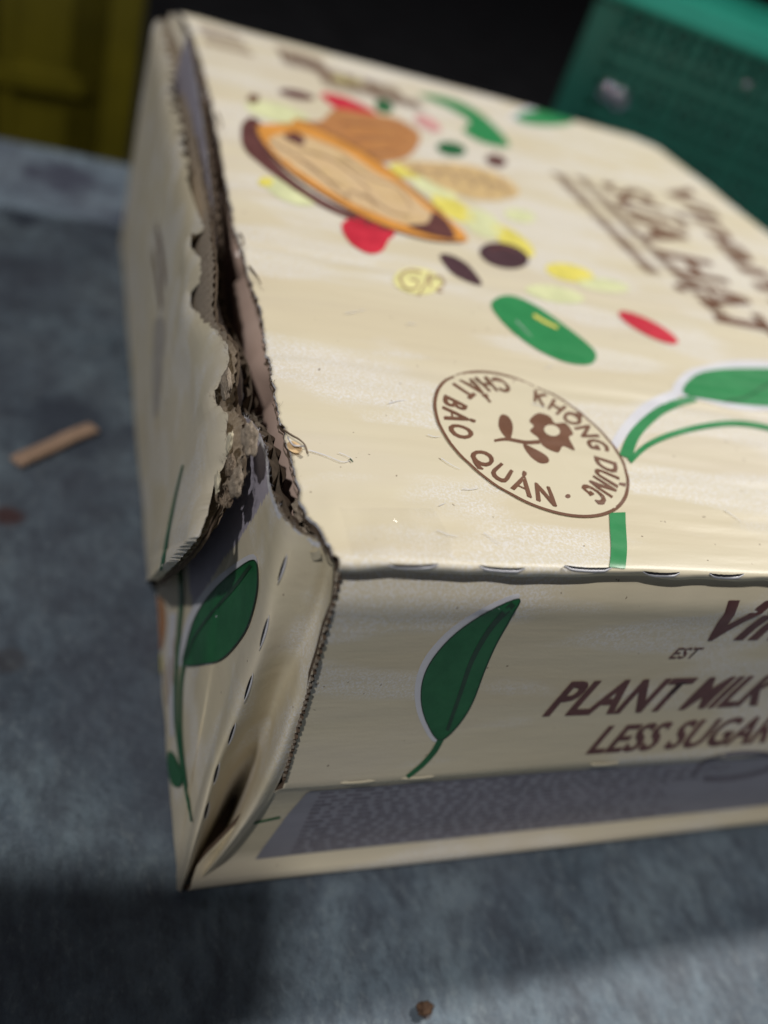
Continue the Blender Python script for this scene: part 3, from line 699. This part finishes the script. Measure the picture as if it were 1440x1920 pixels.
for k in range(5): stroke('waffle_line', 'top', [(770 + 36 * k, 330 + 9 * k), (800 + 34 * k, 306 + 10 * k)], M_LBROWN, 2.5, 2.5, 3)
for k in range(6): stroke('waffle_line', 'top', [(775 + 32 * k, 306 + 5 * k), (800 + 30 * k, 336 + 6 * k)], M_LBROWN, 3, 3, 3)
stroke('waffle_line', 'top', [(770, 318), (860, 326), (962, 358)], M_LBROWN, 3, 3, 3)
shape('printed_seed', 'top', [(600, 176), (640, 180), (690, 202), (712, 222), (670, 222), (630, 204)], M_RED, 1)
shape('printed_bean', 'top', [(640, 424), (662, 408), (700, 414), (740, 436), (728, 452), (716, 472), (690, 476), (656, 456)], M_RED, 2)
shape('printed_seed', 'top', ell(1215, 615, 62, 14, 27), M_RED, 2)
shape('printed_seed', 'top', ell(802, 232, 28, 11, 28), M_PINK, 2)
shape('printed_bean', 'top', ell(556, 178, 34, 8, 12), M_MAROON, 2); shape('printed_seed', 'top', ell(475, 186, 11, 9), M_BROWN, 2)
shape('printed_bean', 'top', ell(930, 302, 20, 11, 15), M_MAROON, 2)
shape('printed_flake', 'top', ell(520, 212, 62, 17, 14), M_LGREEN, 1); shape('printed_flake', 'top', ell(545, 360, 52, 20, 22), M_LGREEN, 1)
shape('printed_flake', 'top', ell(498, 342, 14, 9), M_YELLOW, 2); shape('printed_flake', 'top', ell(650, 150, 30, 8, 8), M_PYELLOW, 1)
for q in ((765, 322, 36, 13, 12), (850, 392, 46, 17, 30), (962, 452, 48, 16, 35), (1068, 512, 46, 16, 12)): shape('printed_flake', 'top', ell(*q), M_YELLOW, 1)
for q in ((815, 352, 44, 16, 22), (905, 420, 40, 22, 30), (1040, 552, 56, 15, 10), (975, 405, 30, 12, 10), (1130, 535, 50, 12, 8)): shape('printed_flake', 'top', ell(*q), M_LGREEN, 1)
shape('printed_bean', 'top', [(824, 480), (848, 480), (880, 500), (904, 534), (880, 530), (846, 512)], M_BLACKB, 2)
shape('printed_bean', 'top', ell(945, 480, 47, 23, 12), M_BLACKB, 2); stroke('bean_shine', 'top', [(920, 468), (945, 464), (970, 472)], M_MAROON, 6, 3, 3)
shape('printed_bean', 'top', [(922, 578), (930, 560), (960, 555), (1005, 574), (1060, 612), (1105, 648), (1118, 668), (1105, 684), (1060, 680), (1005, 655), (955, 618)], M_GREEN, 2)
stroke('bean_shine', 'top', [(1000, 592), (1020, 604), (1045, 616)], M_YELLOW, 6, 5, 3)
shape('printed_oat', 'top', ell(783, 528, 46, 25, 6), M_PYELLOW, 1)
for L_ in ([(790, 512), (765, 508), (750, 522), (762, 542), (782, 540), (782, 528), (770, 526)], [(806, 512), (796, 535), (784, 556)], [(808, 540), (806, 524), (824, 520), (832, 534), (818, 544), (830, 548)]):
    stroke('oat_line', 'top', L_, M_LBROWN, 4, 3, 3)
# --- lettering on the lid (reads from the far side to the near side)
def lid_text(txt, xb, xt, y0, y1, m_=None, bold=0.03, slant=0.0, name='lid_lettering', lv=2):
    T_ = text_tris(txt, bold); a, b = text_w(T_); cap = 0.73
    tr = [[(xb + slant * ((x - a) / (b - a)) + (xt - xb) * (y / cap), y0 + (y1 - y0) * ((x - a) / (b - a))) for x, y in t] for t in T_]
    return bolder(name, 'top', tr, m_ or M_BROWN, lv, 0.0005, 0.0007, 0.006)
lid_text('SỮA HẠT', 0.199, 0.228, 0.272, 0.124, bold=0.020, slant=-0.020)
lid_text('Vinamilk', 0.250, 0.274, 0.300, 0.100, bold=0.02, slant=-0.030)
shape('lid_text_shine', 'top', ell(1175, 390, 10, 5, 30), M_HALO, 1)
def greek(face, u0, u1, v0, v1, rows_, seed, m_, horizontal, name, lv=2, fill=0.62):
    """rows of tiny unreadable print"""
    rnd = random.Random(seed); tr = []
    for r in range(rows_):
        c = (r + 0.5) / rows_; th = fill / rows_ / 2; s = 0
        end = 1 - 0.25 * rnd.random()
        while s < end:
            wv = 0.010 + 0.03 * rnd.random(); e = min(end, s + wv)
            n = max(1, int((e - s) / 0.0045))
            for k in range(n):
                a = s + (e - s) * k / n; b = a + (e - s) / n * 0.86; h = th * (0.6 + 0.4 * rnd.random())
                pts = [(a, c - h), (b, c - h), (b, c + h), (a, c + h)]
                P = [((u0 + (u1 - u0) * x, v0 + (v1 - v0) * y) if horizontal else (u0 + (u1 - u0) * y, v0 + (v1 - v0) * x)) for x, y in pts]
                tr += [[P[0], P[1], P[2]], [P[0], P[2], P[3]]]
            s = e + 0.008 + 0.01 * rnd.random()
    return decal(name, face, tr, m_, lv, 0.01)
greek('top', 0.166, 0.1765, 0.266, 0.150, 1, 5, M_BROWN, False, 'lid_small_print', fill=0.9)
greek('top', 0.181, 0.1905, 0.270, 0.124, 1, 8, M_BROWN, False, 'lid_small_print', fill=0.9)
greek('top', 0.012, 0.036, 0.335, 0.372, 4, 3, M_BROWN, True, 'lid_small_print')
greek('top', 0.050, 0.078, 0.338, 0.366, 2, 6, M_BROWN, True, 'lid_small_print', fill=1.2)
greek('top', 0.066, 0.125, 0.318, 0.350, 2, 9, M_BROWN, True, 'lid_small_print', fill=1.2)

rs = random.Random(4)
for k in range(14):
    px, py = rs.uniform(560, 1420), rs.uniform(560, 1040); a_ = rs.uniform(-0.5, 0.9); l_ = rs.uniform(12, 46)
    stroke('scuff', 'top', [(px, py), (px + l_ * 0.5 * math.cos(a_), py + l_ * 0.5 * math.sin(a_) + rs.uniform(-2, 2)), (px + l_ * math.cos(a_), py + l_ * math.sin(a_))], M_HALO, 1.2, 0.6, 4)
stroke('scuff', 'top', [(578, 846), (610, 856), (640, 868), (655, 866)], M_HALO, 1.6, 0.8, 4); stroke('scuff', 'top', [(655, 862), (661, 868)], M_VEIN, 3, 2, 4)
# --- front printing
halo_leaf('front', [(973, 1121), (958, 1155), (930, 1205), (908, 1255), (884, 1318), (855, 1362), (824, 1386), (803, 1360), (790, 1320), (792, 1275), (812, 1232), (855, 1185), (915, 1145)], [(962, 1130), (920, 1175), (885, 1235), (862, 1300), (838, 1368)], M_DGREEN, 8, 11)
stroke('printed_stem', 'front', [(832, 1372), (815, 1405), (792, 1432), (763, 1456)], M_DGREEN, 12, 8, 2)
def front_text(txt, x0, x1, zb, zt, bold=0.03, shear=0.12, m_=None, name='front_lettering', lv=2):
    T_ = text_tris(txt, bold); a, b = text_w(T_); cap = 0.73
    tr = [[(x0 + (x1 - x0) * ((x + shear * y - a) / (b - a)), zb + (zt - zb) * (y / cap)) for x, y in t] for t in T_]
    return bolder(name, 'front', tr, m_ or M_MAROON, lv, 0.00035, 0.0001, 0.006) if txt != 'EST' else decal(name, 'front', tr, m_ or M_MAROON, lv, 0.006)
front_text('Vinamilk', 0.0945, 0.172, -0.0220, -0.0074, 0.02, 0.2)
front_text('EST', 0.0935, 0.1015, -0.0292, -0.0250, 0.012, 0.2)
front_text('PLANT MILK', 0.0675, 0.138, -0.0505, -0.0368, 0.02, 0.22)
front_text('LESS SUGAR', 0.0885, 0.152, -0.0672, -0.0555, 0.015, 0.22)
# grey table of small print below the knee crease
P0, P1, P2, P3 = uvpx('front', 582, 1482), (0.26, -0.0765), (0.26, -0.1122), uvpx('front', 478, 1636)
P3 = (P3[0], -0.1122)
def quad(a, b, c, d, n=14):
    t = []
    for i in range(n):
        for j in range(4):
            f = lambda s, r: tuple((a[k] * (1 - s) + b[k] * s) * (1 - r) + (d[k] * (1 - s) + c[k] * s) * r for k in (0, 1))
            q = [f(i / n, j / 4), f((i + 1) / n, j / 4), f((i + 1) / n, (j + 1) / 4), f(i / n, (j + 1) / 4)]
            t += [[q[0], q[1], q[2]], [q[0], q[2], q[3]]]
    return t
decal('grey_info_table', 'front', quad(P0, P1, P2, P3), M_TABLE, 1)
greek('front', 0.0175, 0.155, -0.1115, -0.0785, 15, 12, M_TTEXT, True, 'table_small_print')
decal('table_emblem', 'front', [[uvpx('front', *q) for q in t] for t in stroke2([(1300, 1452), (1320, 1428), (1375, 1412), (1430, 1412), (1455, 1425), (1430, 1445), (1370, 1458), (1320, 1460)], 8, 8)], M_TTEXT, 3)
stroke('printed_line', 'front', [(372, 1563), (430, 1552), (525, 1531)], M_DGREEN, 4, 4, 2)

# --- corner board printing
halo_leaf('side', [(480, 1050), (487, 1085), (481, 1130), (467, 1175), (446, 1208), (418, 1236), (388, 1244), (348, 1246), (352, 1212), (368, 1160), (397, 1115), (438, 1075)], [(474, 1060), (440, 1105), (400, 1150), (368, 1195), (352, 1236)], M_DGREEN, 8, 7, hshift=(-6, -4))
stroke('printed_stem', 'side', [(338, 1050), (342, 1120), (338, 1180), (333, 1260), (332, 1340), (340, 1420), (358, 1520)], M_DGREEN, 9, 4, 2)
stroke('printed_stem', 'side', [(348, 1244), (342, 1290), (342, 1380), (352, 1470), (362, 1540)], M_DGREEN, 6, 3, 3)
stroke('stem_halo', 'side', [(326, 1150), (322, 1250), (324, 1380)], M_HALO, 12, 8, 1)
shape('printed_leaf', 'side', [(318, 1410), (330, 1415), (345, 1455), (340, 1475), (325, 1470), (318, 1440)], M_DGREEN, 3)
shape('printed_almond', 'side', [(293, 1125), (308, 1130), (312, 1170), (305, 1215), (294, 1210)], M_ALMOND, 2)
shape('printed_flake', 'side', [(293, 1225), (304, 1228), (305, 1260), (296, 1258)], M_YELLOW, 2)
greek('side', 0.052, 0.065, -0.116, -0.096, 4, 31, M_LBROWN, True, 'side_small_print')
# perforation slits of the corner score line: near-black shade painted over each cut, beside a raised white lip
for (p, q) in (((536, 1042), (521, 1090)), ((502, 1158), (487, 1213)), ((472, 1266), (458, 1312)), ((440, 1358), (428, 1395)), ((410, 1432), (401, 1468)), ((391, 1505), (384, 1535))):
    def at(t, o, lift):
        px = p[0] + (q[0] - p[0]) * t + o; py = p[1] + (q[1] - p[1]) * t + o * 0.2; d = ray(px, py).normalized(); h = BV_SIDE.ray_cast(CC, d, 1)
        return (h[0] if h[0] is not None else on(px, py, x=-0.006)) - d * lift
    vv = []; vw = []
    for k in range(14):
        t = k / 13; s = math.sin(math.pi * t) ** 0.6
        vv += [at(t, -2.6 * s, 0.00035), at(t, 0, 0.00040), at(t, 2.0 * s, 0.00035)]
        t2 = -0.12 + 1.24 * t
        vw += [at(t2, 1.6 * s, 0.0004), at(t2, 3.2 * s, 0.0007), at(t2, 5.4 * s + 0.8 * nz(k, p[0]), 0.0002)]
    mk('slit_shade', vv, grid_faces(14, 3), M_SLIT_SHADE, cb); mk('slit_lip', vw, grid_faces(14, 3), M_HALO, cb)
# --- side panel printing
stroke('printed_stem', 'flap', [(344, 872), (330, 930), (316, 1000), (304, 1070)], M_DGREEN, 3, 7, 2)
greek('flap', 0.165, 0.22, -0.050, -0.030, 2, 77, M_BROWN, True, 'side_lettering')
shape('grey_patch', 'flap', [(292, 600), (310, 605), (306, 680), (298, 760), (290, 782), (287, 720), (288, 650)], M_GREYISH, 1)  # greyish patch on the left part of the panel

# ------------------------------------------------------------------ floor and surroundings
def floorm(nt, b):
    L = nt.links
    n1 = tex(nt, 22, 5, 0.62); n2 = tex(nt, 95, 4, 0.65, (1.0, 0.6, 1)); n3 = tex(nt, 7, 3, 0.5)
    c = ramp(nt, n1, [(0.30, (0.076, 0.106, 0.138)), (0.50, (0.146, 0.194, 0.240)), (0.70, (0.215, 0.280, 0.325))])
    c = mix(nt, ramp(nt, n2, [(0.36, G3(0.6)), (0.62, G3(0))]), c, (0.055, 0.062, 0.082))
    gr = tex(nt, 420, 3, 0.7, (1.0, 0.5, 1))
    c = mix(nt, ramp(nt, gr, [(0.34, G3(0.35)), (0.50, G3(0))]), c, (0.035, 0.042, 0.055))
    c = mix(nt, ramp(nt, gr, [(0.56, G3(0)), (0.68, G3(0.28))]), c, (0.32, 0.38, 0.40))
    c = mix(nt, ramp(nt, n3, [(0.40, G3(0.55)), (0.55, G3(0))]), c, (0.060, 0.066, 0.092))
    tc = nt.nodes.new('ShaderNodeTexCoord')
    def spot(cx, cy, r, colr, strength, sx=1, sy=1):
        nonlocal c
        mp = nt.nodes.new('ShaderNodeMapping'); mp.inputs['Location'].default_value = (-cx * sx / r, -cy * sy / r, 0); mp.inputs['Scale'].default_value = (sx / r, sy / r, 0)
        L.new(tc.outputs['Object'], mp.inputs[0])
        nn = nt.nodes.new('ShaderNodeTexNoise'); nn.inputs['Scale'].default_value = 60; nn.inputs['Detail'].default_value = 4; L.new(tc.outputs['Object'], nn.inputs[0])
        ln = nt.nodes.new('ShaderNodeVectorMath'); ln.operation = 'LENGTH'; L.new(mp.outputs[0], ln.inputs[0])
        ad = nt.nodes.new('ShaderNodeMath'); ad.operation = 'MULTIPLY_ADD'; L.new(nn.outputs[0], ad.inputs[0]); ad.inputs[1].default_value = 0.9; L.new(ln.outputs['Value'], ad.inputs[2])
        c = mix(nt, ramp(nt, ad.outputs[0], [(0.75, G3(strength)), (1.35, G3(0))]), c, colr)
    for s in STAINS_AND_SHADE: spot(*s)
    L.new(c, b.inputs['Base Color'])
    b.inputs['Roughness'].default_value = 0.55; b.inputs['Specular IOR Level'].default_value = 0.35
    p = bump(nt, b, tex(nt, 120, 5, 0.65), 0.6, 0.002)
    bump(nt, b, tex(nt, 700, 3, 0.6), 0.3, 0.0005, p)
def fxy(px, py): p = on(px, py, z=-0.12); return p.x, p.y
STAINS_AND_SHADE = []  # floor stains first, then spots of painted shade
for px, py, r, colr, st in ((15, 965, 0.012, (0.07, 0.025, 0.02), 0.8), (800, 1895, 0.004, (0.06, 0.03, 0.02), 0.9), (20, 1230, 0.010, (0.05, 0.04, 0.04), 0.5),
                            (40, 410, 0.022, (0.03, 0.038, 0.06), 0.8), (235, 405, 0.016, (0.03, 0.035, 0.06), 0.8), (140, 800, 0.045, (0.045, 0.055, 0.080), 0.8), (120, 330, 0.05, (0.04, 0.043, 0.066), 0.85)):  # shadows on the left floor, painted into its colour as dark spots
    x, y = fxy(px, py); STAINS_AND_SHADE.append((x, y, r, colr, st))
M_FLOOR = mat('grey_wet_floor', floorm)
n = 120; vs = []
for i in range(n):
    for j in range(n):
        x = -0.6 + 1.5 * i / (n - 1); y = -0.5 + ((0.50 + 0.25 * max(0, min(1, (x - 0.20) / 0.08))) + 0.5) * j / (n - 1)
        e = 0.0
        if j == n - 1: e = -0.004
        z = 0.0012 * nz(x * 20, y * 20) * (1 if not (-0.02 < x < 0.31 and -0.01 < y < 0.4) else 0.1) - 0.0008 + e
        yy = y + (0.006 * nz(x * 6, 4) if j > n - 3 else 0)
        vs.append((x, yy, z))
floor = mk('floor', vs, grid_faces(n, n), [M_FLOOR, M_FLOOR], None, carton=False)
tag(floor, kind='structure'); solid(floor, 0.03)
def darkm(nt, b):
    nt.links.new(ramp(nt, tex(nt, 12, 5, 0.6), [(0.35, (0.006, 0.006, 0.007)), (0.7, (0.014, 0.014, 0.016))]), b.inputs['Base Color']); b.inputs['Roughness'].default_value = 0.9; b.inputs['Specular IOR Level'].default_value = 0.05
M_DARK = mat('dark_ground', darkm)
g = mk('ground', [(-30, -30, -0.16), (30, -30, -0.16), (30, 30, -0.16), (-30, 30, -0.16)], [(0, 1, 2, 3)], M_DARK, None, carton=False); tag(g, kind='structure')

# wooden stick on the floor
def woodm(nt, b):
    nt.links.new(ramp(nt, tex(nt, 60, 5, 0.6, (1, 8, 8)), [(0.3, (0.34, 0.22, 0.15)), (0.7, (0.52, 0.36, 0.26))]), b.inputs['Base Color']); b.inputs['Roughness'].default_value = 0.7
    bump(nt, b, tex(nt, 300, 4, 0.6, (1, 8, 8)), 0.4, 0.0006)
M_WOOD = mat('pale_wood', woodm)
a = on(28, 868, z=-0.1185); b = on(176, 802, z=-0.1185); mid = (a + b) / 2
bm = rbox((b - a).length, 0.0062, 0.0026, 0.0009, 2)
bmesh.ops.subdivide_edges(bm, edges=[e for e in bm.edges if e.calc_length() > 0.01], cuts=8)
for v in bm.verts: v.co.y += 0.0008 * nz(v.co.x * 60, 1) ; v.co.z += 0.0003 * nz(v.co.x * 90, 5)
st = bm_obj('wooden_stick', bm, M_WOOD, None, (mid.x, mid.y, 0.0018), True)
st.rotation_euler = (0, 0, math.atan2((b - a).y, (b - a).x))
tag(st, 'short flat pale wooden stick lying on the grey floor left of the carton', 'stick')
M_ALMONDD = paper('dry_matter', (0.05, 0.025, 0.015), (0.12, 0.07, 0.04), 500)
# crumb of dry brown matter
bm = bmesh.new(); bmesh.ops.create_icosphere(bm, subdivisions=3, radius=1)
for v in bm.verts:
    k = 1 + 0.7 * nz(v.co.x * 2, v.co.y * 2, v.co.z * 2 + 5); v.co = Vector((v.co.x * 0.0024 * k, v.co.y * 0.0016 * k, v.co.z * 0.0008 * k))
x, y = fxy(795, 1893)
o = bm_obj('dry_crumb', bm, M_ALMONDD, None, (x, y, 0.0008)); tag(o, 'small dry brown crumb on the grey floor in front of the carton', 'debris')

# yellow crate -----------------------------------------------------------
def plasm(c, c2, rough=0.35, spec=0.5):
    def f(nt, b):
        nt.links.new(ramp(nt, tex(nt, 14, 4, 0.6), [(0.3, c), (0.7, c2)]), b.inputs['Base Color']); b.inputs['Roughness'].default_value = rough; b.inputs['Specular IOR Level'].default_value = spec
        bump(nt, b, tex(nt, 90, 3, 0.6), 0.2, 0.001)
    return f
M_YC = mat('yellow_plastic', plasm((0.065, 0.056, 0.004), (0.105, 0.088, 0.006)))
M_GB = mat('green_plastic', plasm((0.018, 0.125, 0.095), (0.026, 0.165, 0.125)))
M_GR = mat('green_rim_plastic', plasm((0.030, 0.42, 0.31), (0.045, 0.50, 0.38)))
def boxes(name, L, m_, parent, bev=0.002):
    bm = bmesh.new()
    for (x0, x1, y0, y1, z0, z1) in L:
        t = bmesh.new(); bmesh.ops.create_cube(t, size=1)
        for v in t.verts: v.co = Vector(((x0 + x1) / 2 + v.co.x * (x1 - x0), (y0 + y1) / 2 + v.co.y * (y1 - y0), (z0 + z1) / 2 + v.co.z * (z1 - z0)))
        if bev: bmesh.ops.bevel(t, geom=list(t.edges), offset=bev, segments=2, affect='EDGES')
        me = bpy.data.meshes.new('t'); t.to_mesh(me); t.free(); bm.from_mesh(me); bpy.data.meshes.remove(me)
    return bm_obj(name, bm, m_, parent, (0, 0, 0), False)
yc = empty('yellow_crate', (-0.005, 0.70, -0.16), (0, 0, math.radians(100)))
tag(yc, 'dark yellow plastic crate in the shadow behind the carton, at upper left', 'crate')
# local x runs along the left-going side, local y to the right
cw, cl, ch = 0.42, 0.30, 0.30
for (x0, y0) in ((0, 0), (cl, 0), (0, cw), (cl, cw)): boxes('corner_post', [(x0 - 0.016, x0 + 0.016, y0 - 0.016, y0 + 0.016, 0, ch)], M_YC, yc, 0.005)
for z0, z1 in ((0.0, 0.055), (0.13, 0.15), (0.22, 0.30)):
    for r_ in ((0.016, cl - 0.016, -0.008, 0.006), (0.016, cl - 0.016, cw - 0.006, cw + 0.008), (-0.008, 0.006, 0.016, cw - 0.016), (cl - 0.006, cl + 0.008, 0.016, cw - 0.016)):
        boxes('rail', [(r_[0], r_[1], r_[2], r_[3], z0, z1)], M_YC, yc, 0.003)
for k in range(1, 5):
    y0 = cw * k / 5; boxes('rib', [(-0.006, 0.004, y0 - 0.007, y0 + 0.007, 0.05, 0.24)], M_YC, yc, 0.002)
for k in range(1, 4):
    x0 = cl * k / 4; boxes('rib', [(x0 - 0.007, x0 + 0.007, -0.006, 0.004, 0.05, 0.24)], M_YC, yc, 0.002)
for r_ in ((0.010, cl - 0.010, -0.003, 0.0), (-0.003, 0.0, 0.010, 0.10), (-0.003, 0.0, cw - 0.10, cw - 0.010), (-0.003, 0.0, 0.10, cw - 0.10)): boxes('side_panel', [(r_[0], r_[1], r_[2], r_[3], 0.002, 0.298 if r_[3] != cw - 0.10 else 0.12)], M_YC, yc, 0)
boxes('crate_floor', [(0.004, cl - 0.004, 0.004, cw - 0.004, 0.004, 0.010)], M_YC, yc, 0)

# green basket -----------------------------------------------------------
BY = 0.50; ba = on(1121, 0, y=BY); bx = ba.x; bz = on(1125, -17, y=BY).z + TOPZ + 0.016
gb = empty('green_basket', (bx, BY, 0.0), (0, 0, math.radians(-32)))
tag(gb, 'green plastic mesh basket with a bright turquoise rim, standing behind the right of the carton', 'basket')
bw, bd, bh = 0.40, 0.28, bz
boxes('rim', [(-0.004, bw + 0.004, -0.006, 0.003, bh - 0.017, bh)], M_GR, gb, 0.0025)
boxes('rim', [(-0.006, bw + 0.006, bd - 0.003, bd + 0.006, bh - 0.017, bh)], M_GR, gb, 0.0025)
boxes('rim', [(-0.006, 0.003, 0.005, bd - 0.005, bh - 0.017, bh)], M_GR, gb, 0.0025)
boxes('rim', [(bw - 0.003, bw + 0.006, 0.005, bd - 0.005, bh - 0.017, bh)], M_GR, gb, 0.0025)
for x0, y0 in ((0, 0), (bw, 0), (0, bd), (bw, bd)): boxes('corner_post', [(x0 - 0.001 if x0 == 0 else x0 - 0.018, x0 + 0.018 if x0 == 0 else x0 + 0.001, y0 if y0 == 0 else y0 - 0.012, y0 + 0.012 if y0 == 0 else y0, 0, bh - 0.018)], M_GB, gb, 0.003)
def lattice(name, horiz0, horiz1, axis, fixed):
    L = []
    k = horiz0
    while k < horiz1:
        L.append((k, k + 0.0045, fixed, fixed + 0.003, 0.002, bh - 0.018) if axis == 'x' else (fixed, fixed + 0.003, k, k + 0.0045, 0.002, bh - 0.018)); k += 0.0115
    z = 0.004
    while z < bh - 0.03:
        L.append((horiz0, horiz1, fixed - 0.0008, fixed + 0.0022, z, z + 0.0050) if axis == 'x' else (fixed - 0.0008, fixed + 0.0022, horiz0, horiz1, z, z + 0.0050)); z += 0.0125
    o = boxes(name, L, M_GB, gb, 0); o['kind'] = 'stuff'; return o
lattice('mesh_wall', 0.016, bw - 0.016, 'x', 0.002); lattice('mesh_wall', 0.016, bw - 0.016, 'x', bd - 0.006)
lattice('mesh_wall', 0.010, bd - 0.010, 'y', 0.002); lattice('mesh_wall', 0.010, bd - 0.010, 'y', bw - 0.006)
boxes('basket_floor', [(0.004, bw - 0.004, 0.004, bd - 0.004, 0.0, 0.003)], M_GB, gb, 0)

# shiny domes added to the basket wall only to make glints of the lamps
n_ = Vector((-math.sin(math.radians(32)), -math.cos(math.radians(32)), 0)); n_.x = -0.53; n_.y = -0.848
def chromem(nt, b): b.inputs['Base Color'].default_value = (0.85, 0.88, 1.0, 1); b.inputs['Metallic'].default_value = 1; b.inputs['Roughness'].default_value = 0.06
M_CHROME = mat('glint_metal', chromem)
for px, py, r_ in ((1137, 172, 0.011), (1161, 186, 0.013), (1400, 160, 0.003)):
    d_ = ray(px, py); o0 = Vector((bx, BY, 0)); t_ = (o0 + Vector((0, 0, -TOPZ)) - CC).dot(n_) / d_.dot(n_); c_ = CC + d_ * t_ + Vector((0, 0, TOPZ))
    bm = bmesh.new(); bmesh.ops.create_uvsphere(bm, u_segments=48, v_segments=32, radius=r_)
    bmesh.ops.delete(bm, geom=[v for v in bm.verts if v.co.z < r_ * 0.84], context='VERTS')
    rq = n_.to_track_quat('Z', 'Y').to_matrix().to_4x4(); inv = (Matrix.Translation(gb.location) @ Matrix.Rotation(gb.rotation_euler.z, 4, 'Z')).inverted()
    bmesh.ops.transform(bm, matrix=inv @ Matrix.Translation(c_ - n_ * r_ * 0.80) @ rq, verts=bm.verts)
    bm_obj('glint_dome', bm, M_CHROME, gb)

# unseen phone floating toward the second lamp, added to shade the floor at lower left
def blackm(nt, b): b.inputs['Base Color'].default_value = (0.02, 0.02, 0.022, 1); b.inputs['Roughness'].default_value = 0.25
M_BLACK = mat('black_glass', blackm)
ph = empty('smartphone', (0, 0, 0)); pm = M.copy(); pm.translation = M.translation - CZ * 0.010 + CX * (-0.075) + CY * 0.051 + Vector((-0.52, -0.40, 1.0)) * 0.14
ph.matrix_world = pm; tag(ph, 'unseen black smartphone floating above and left of the torn carton to shade the floor', 'phone')
bm_obj('phone_body', rbox(0.076, 0.158, 0.008, 0.0035, 3), M_BLACK, ph)
bm_obj('camera_bump', rbox(0.030, 0.034, 0.002, 0.0008, 2), M_BLACK, ph, (0.012, 0.050, -0.0048))
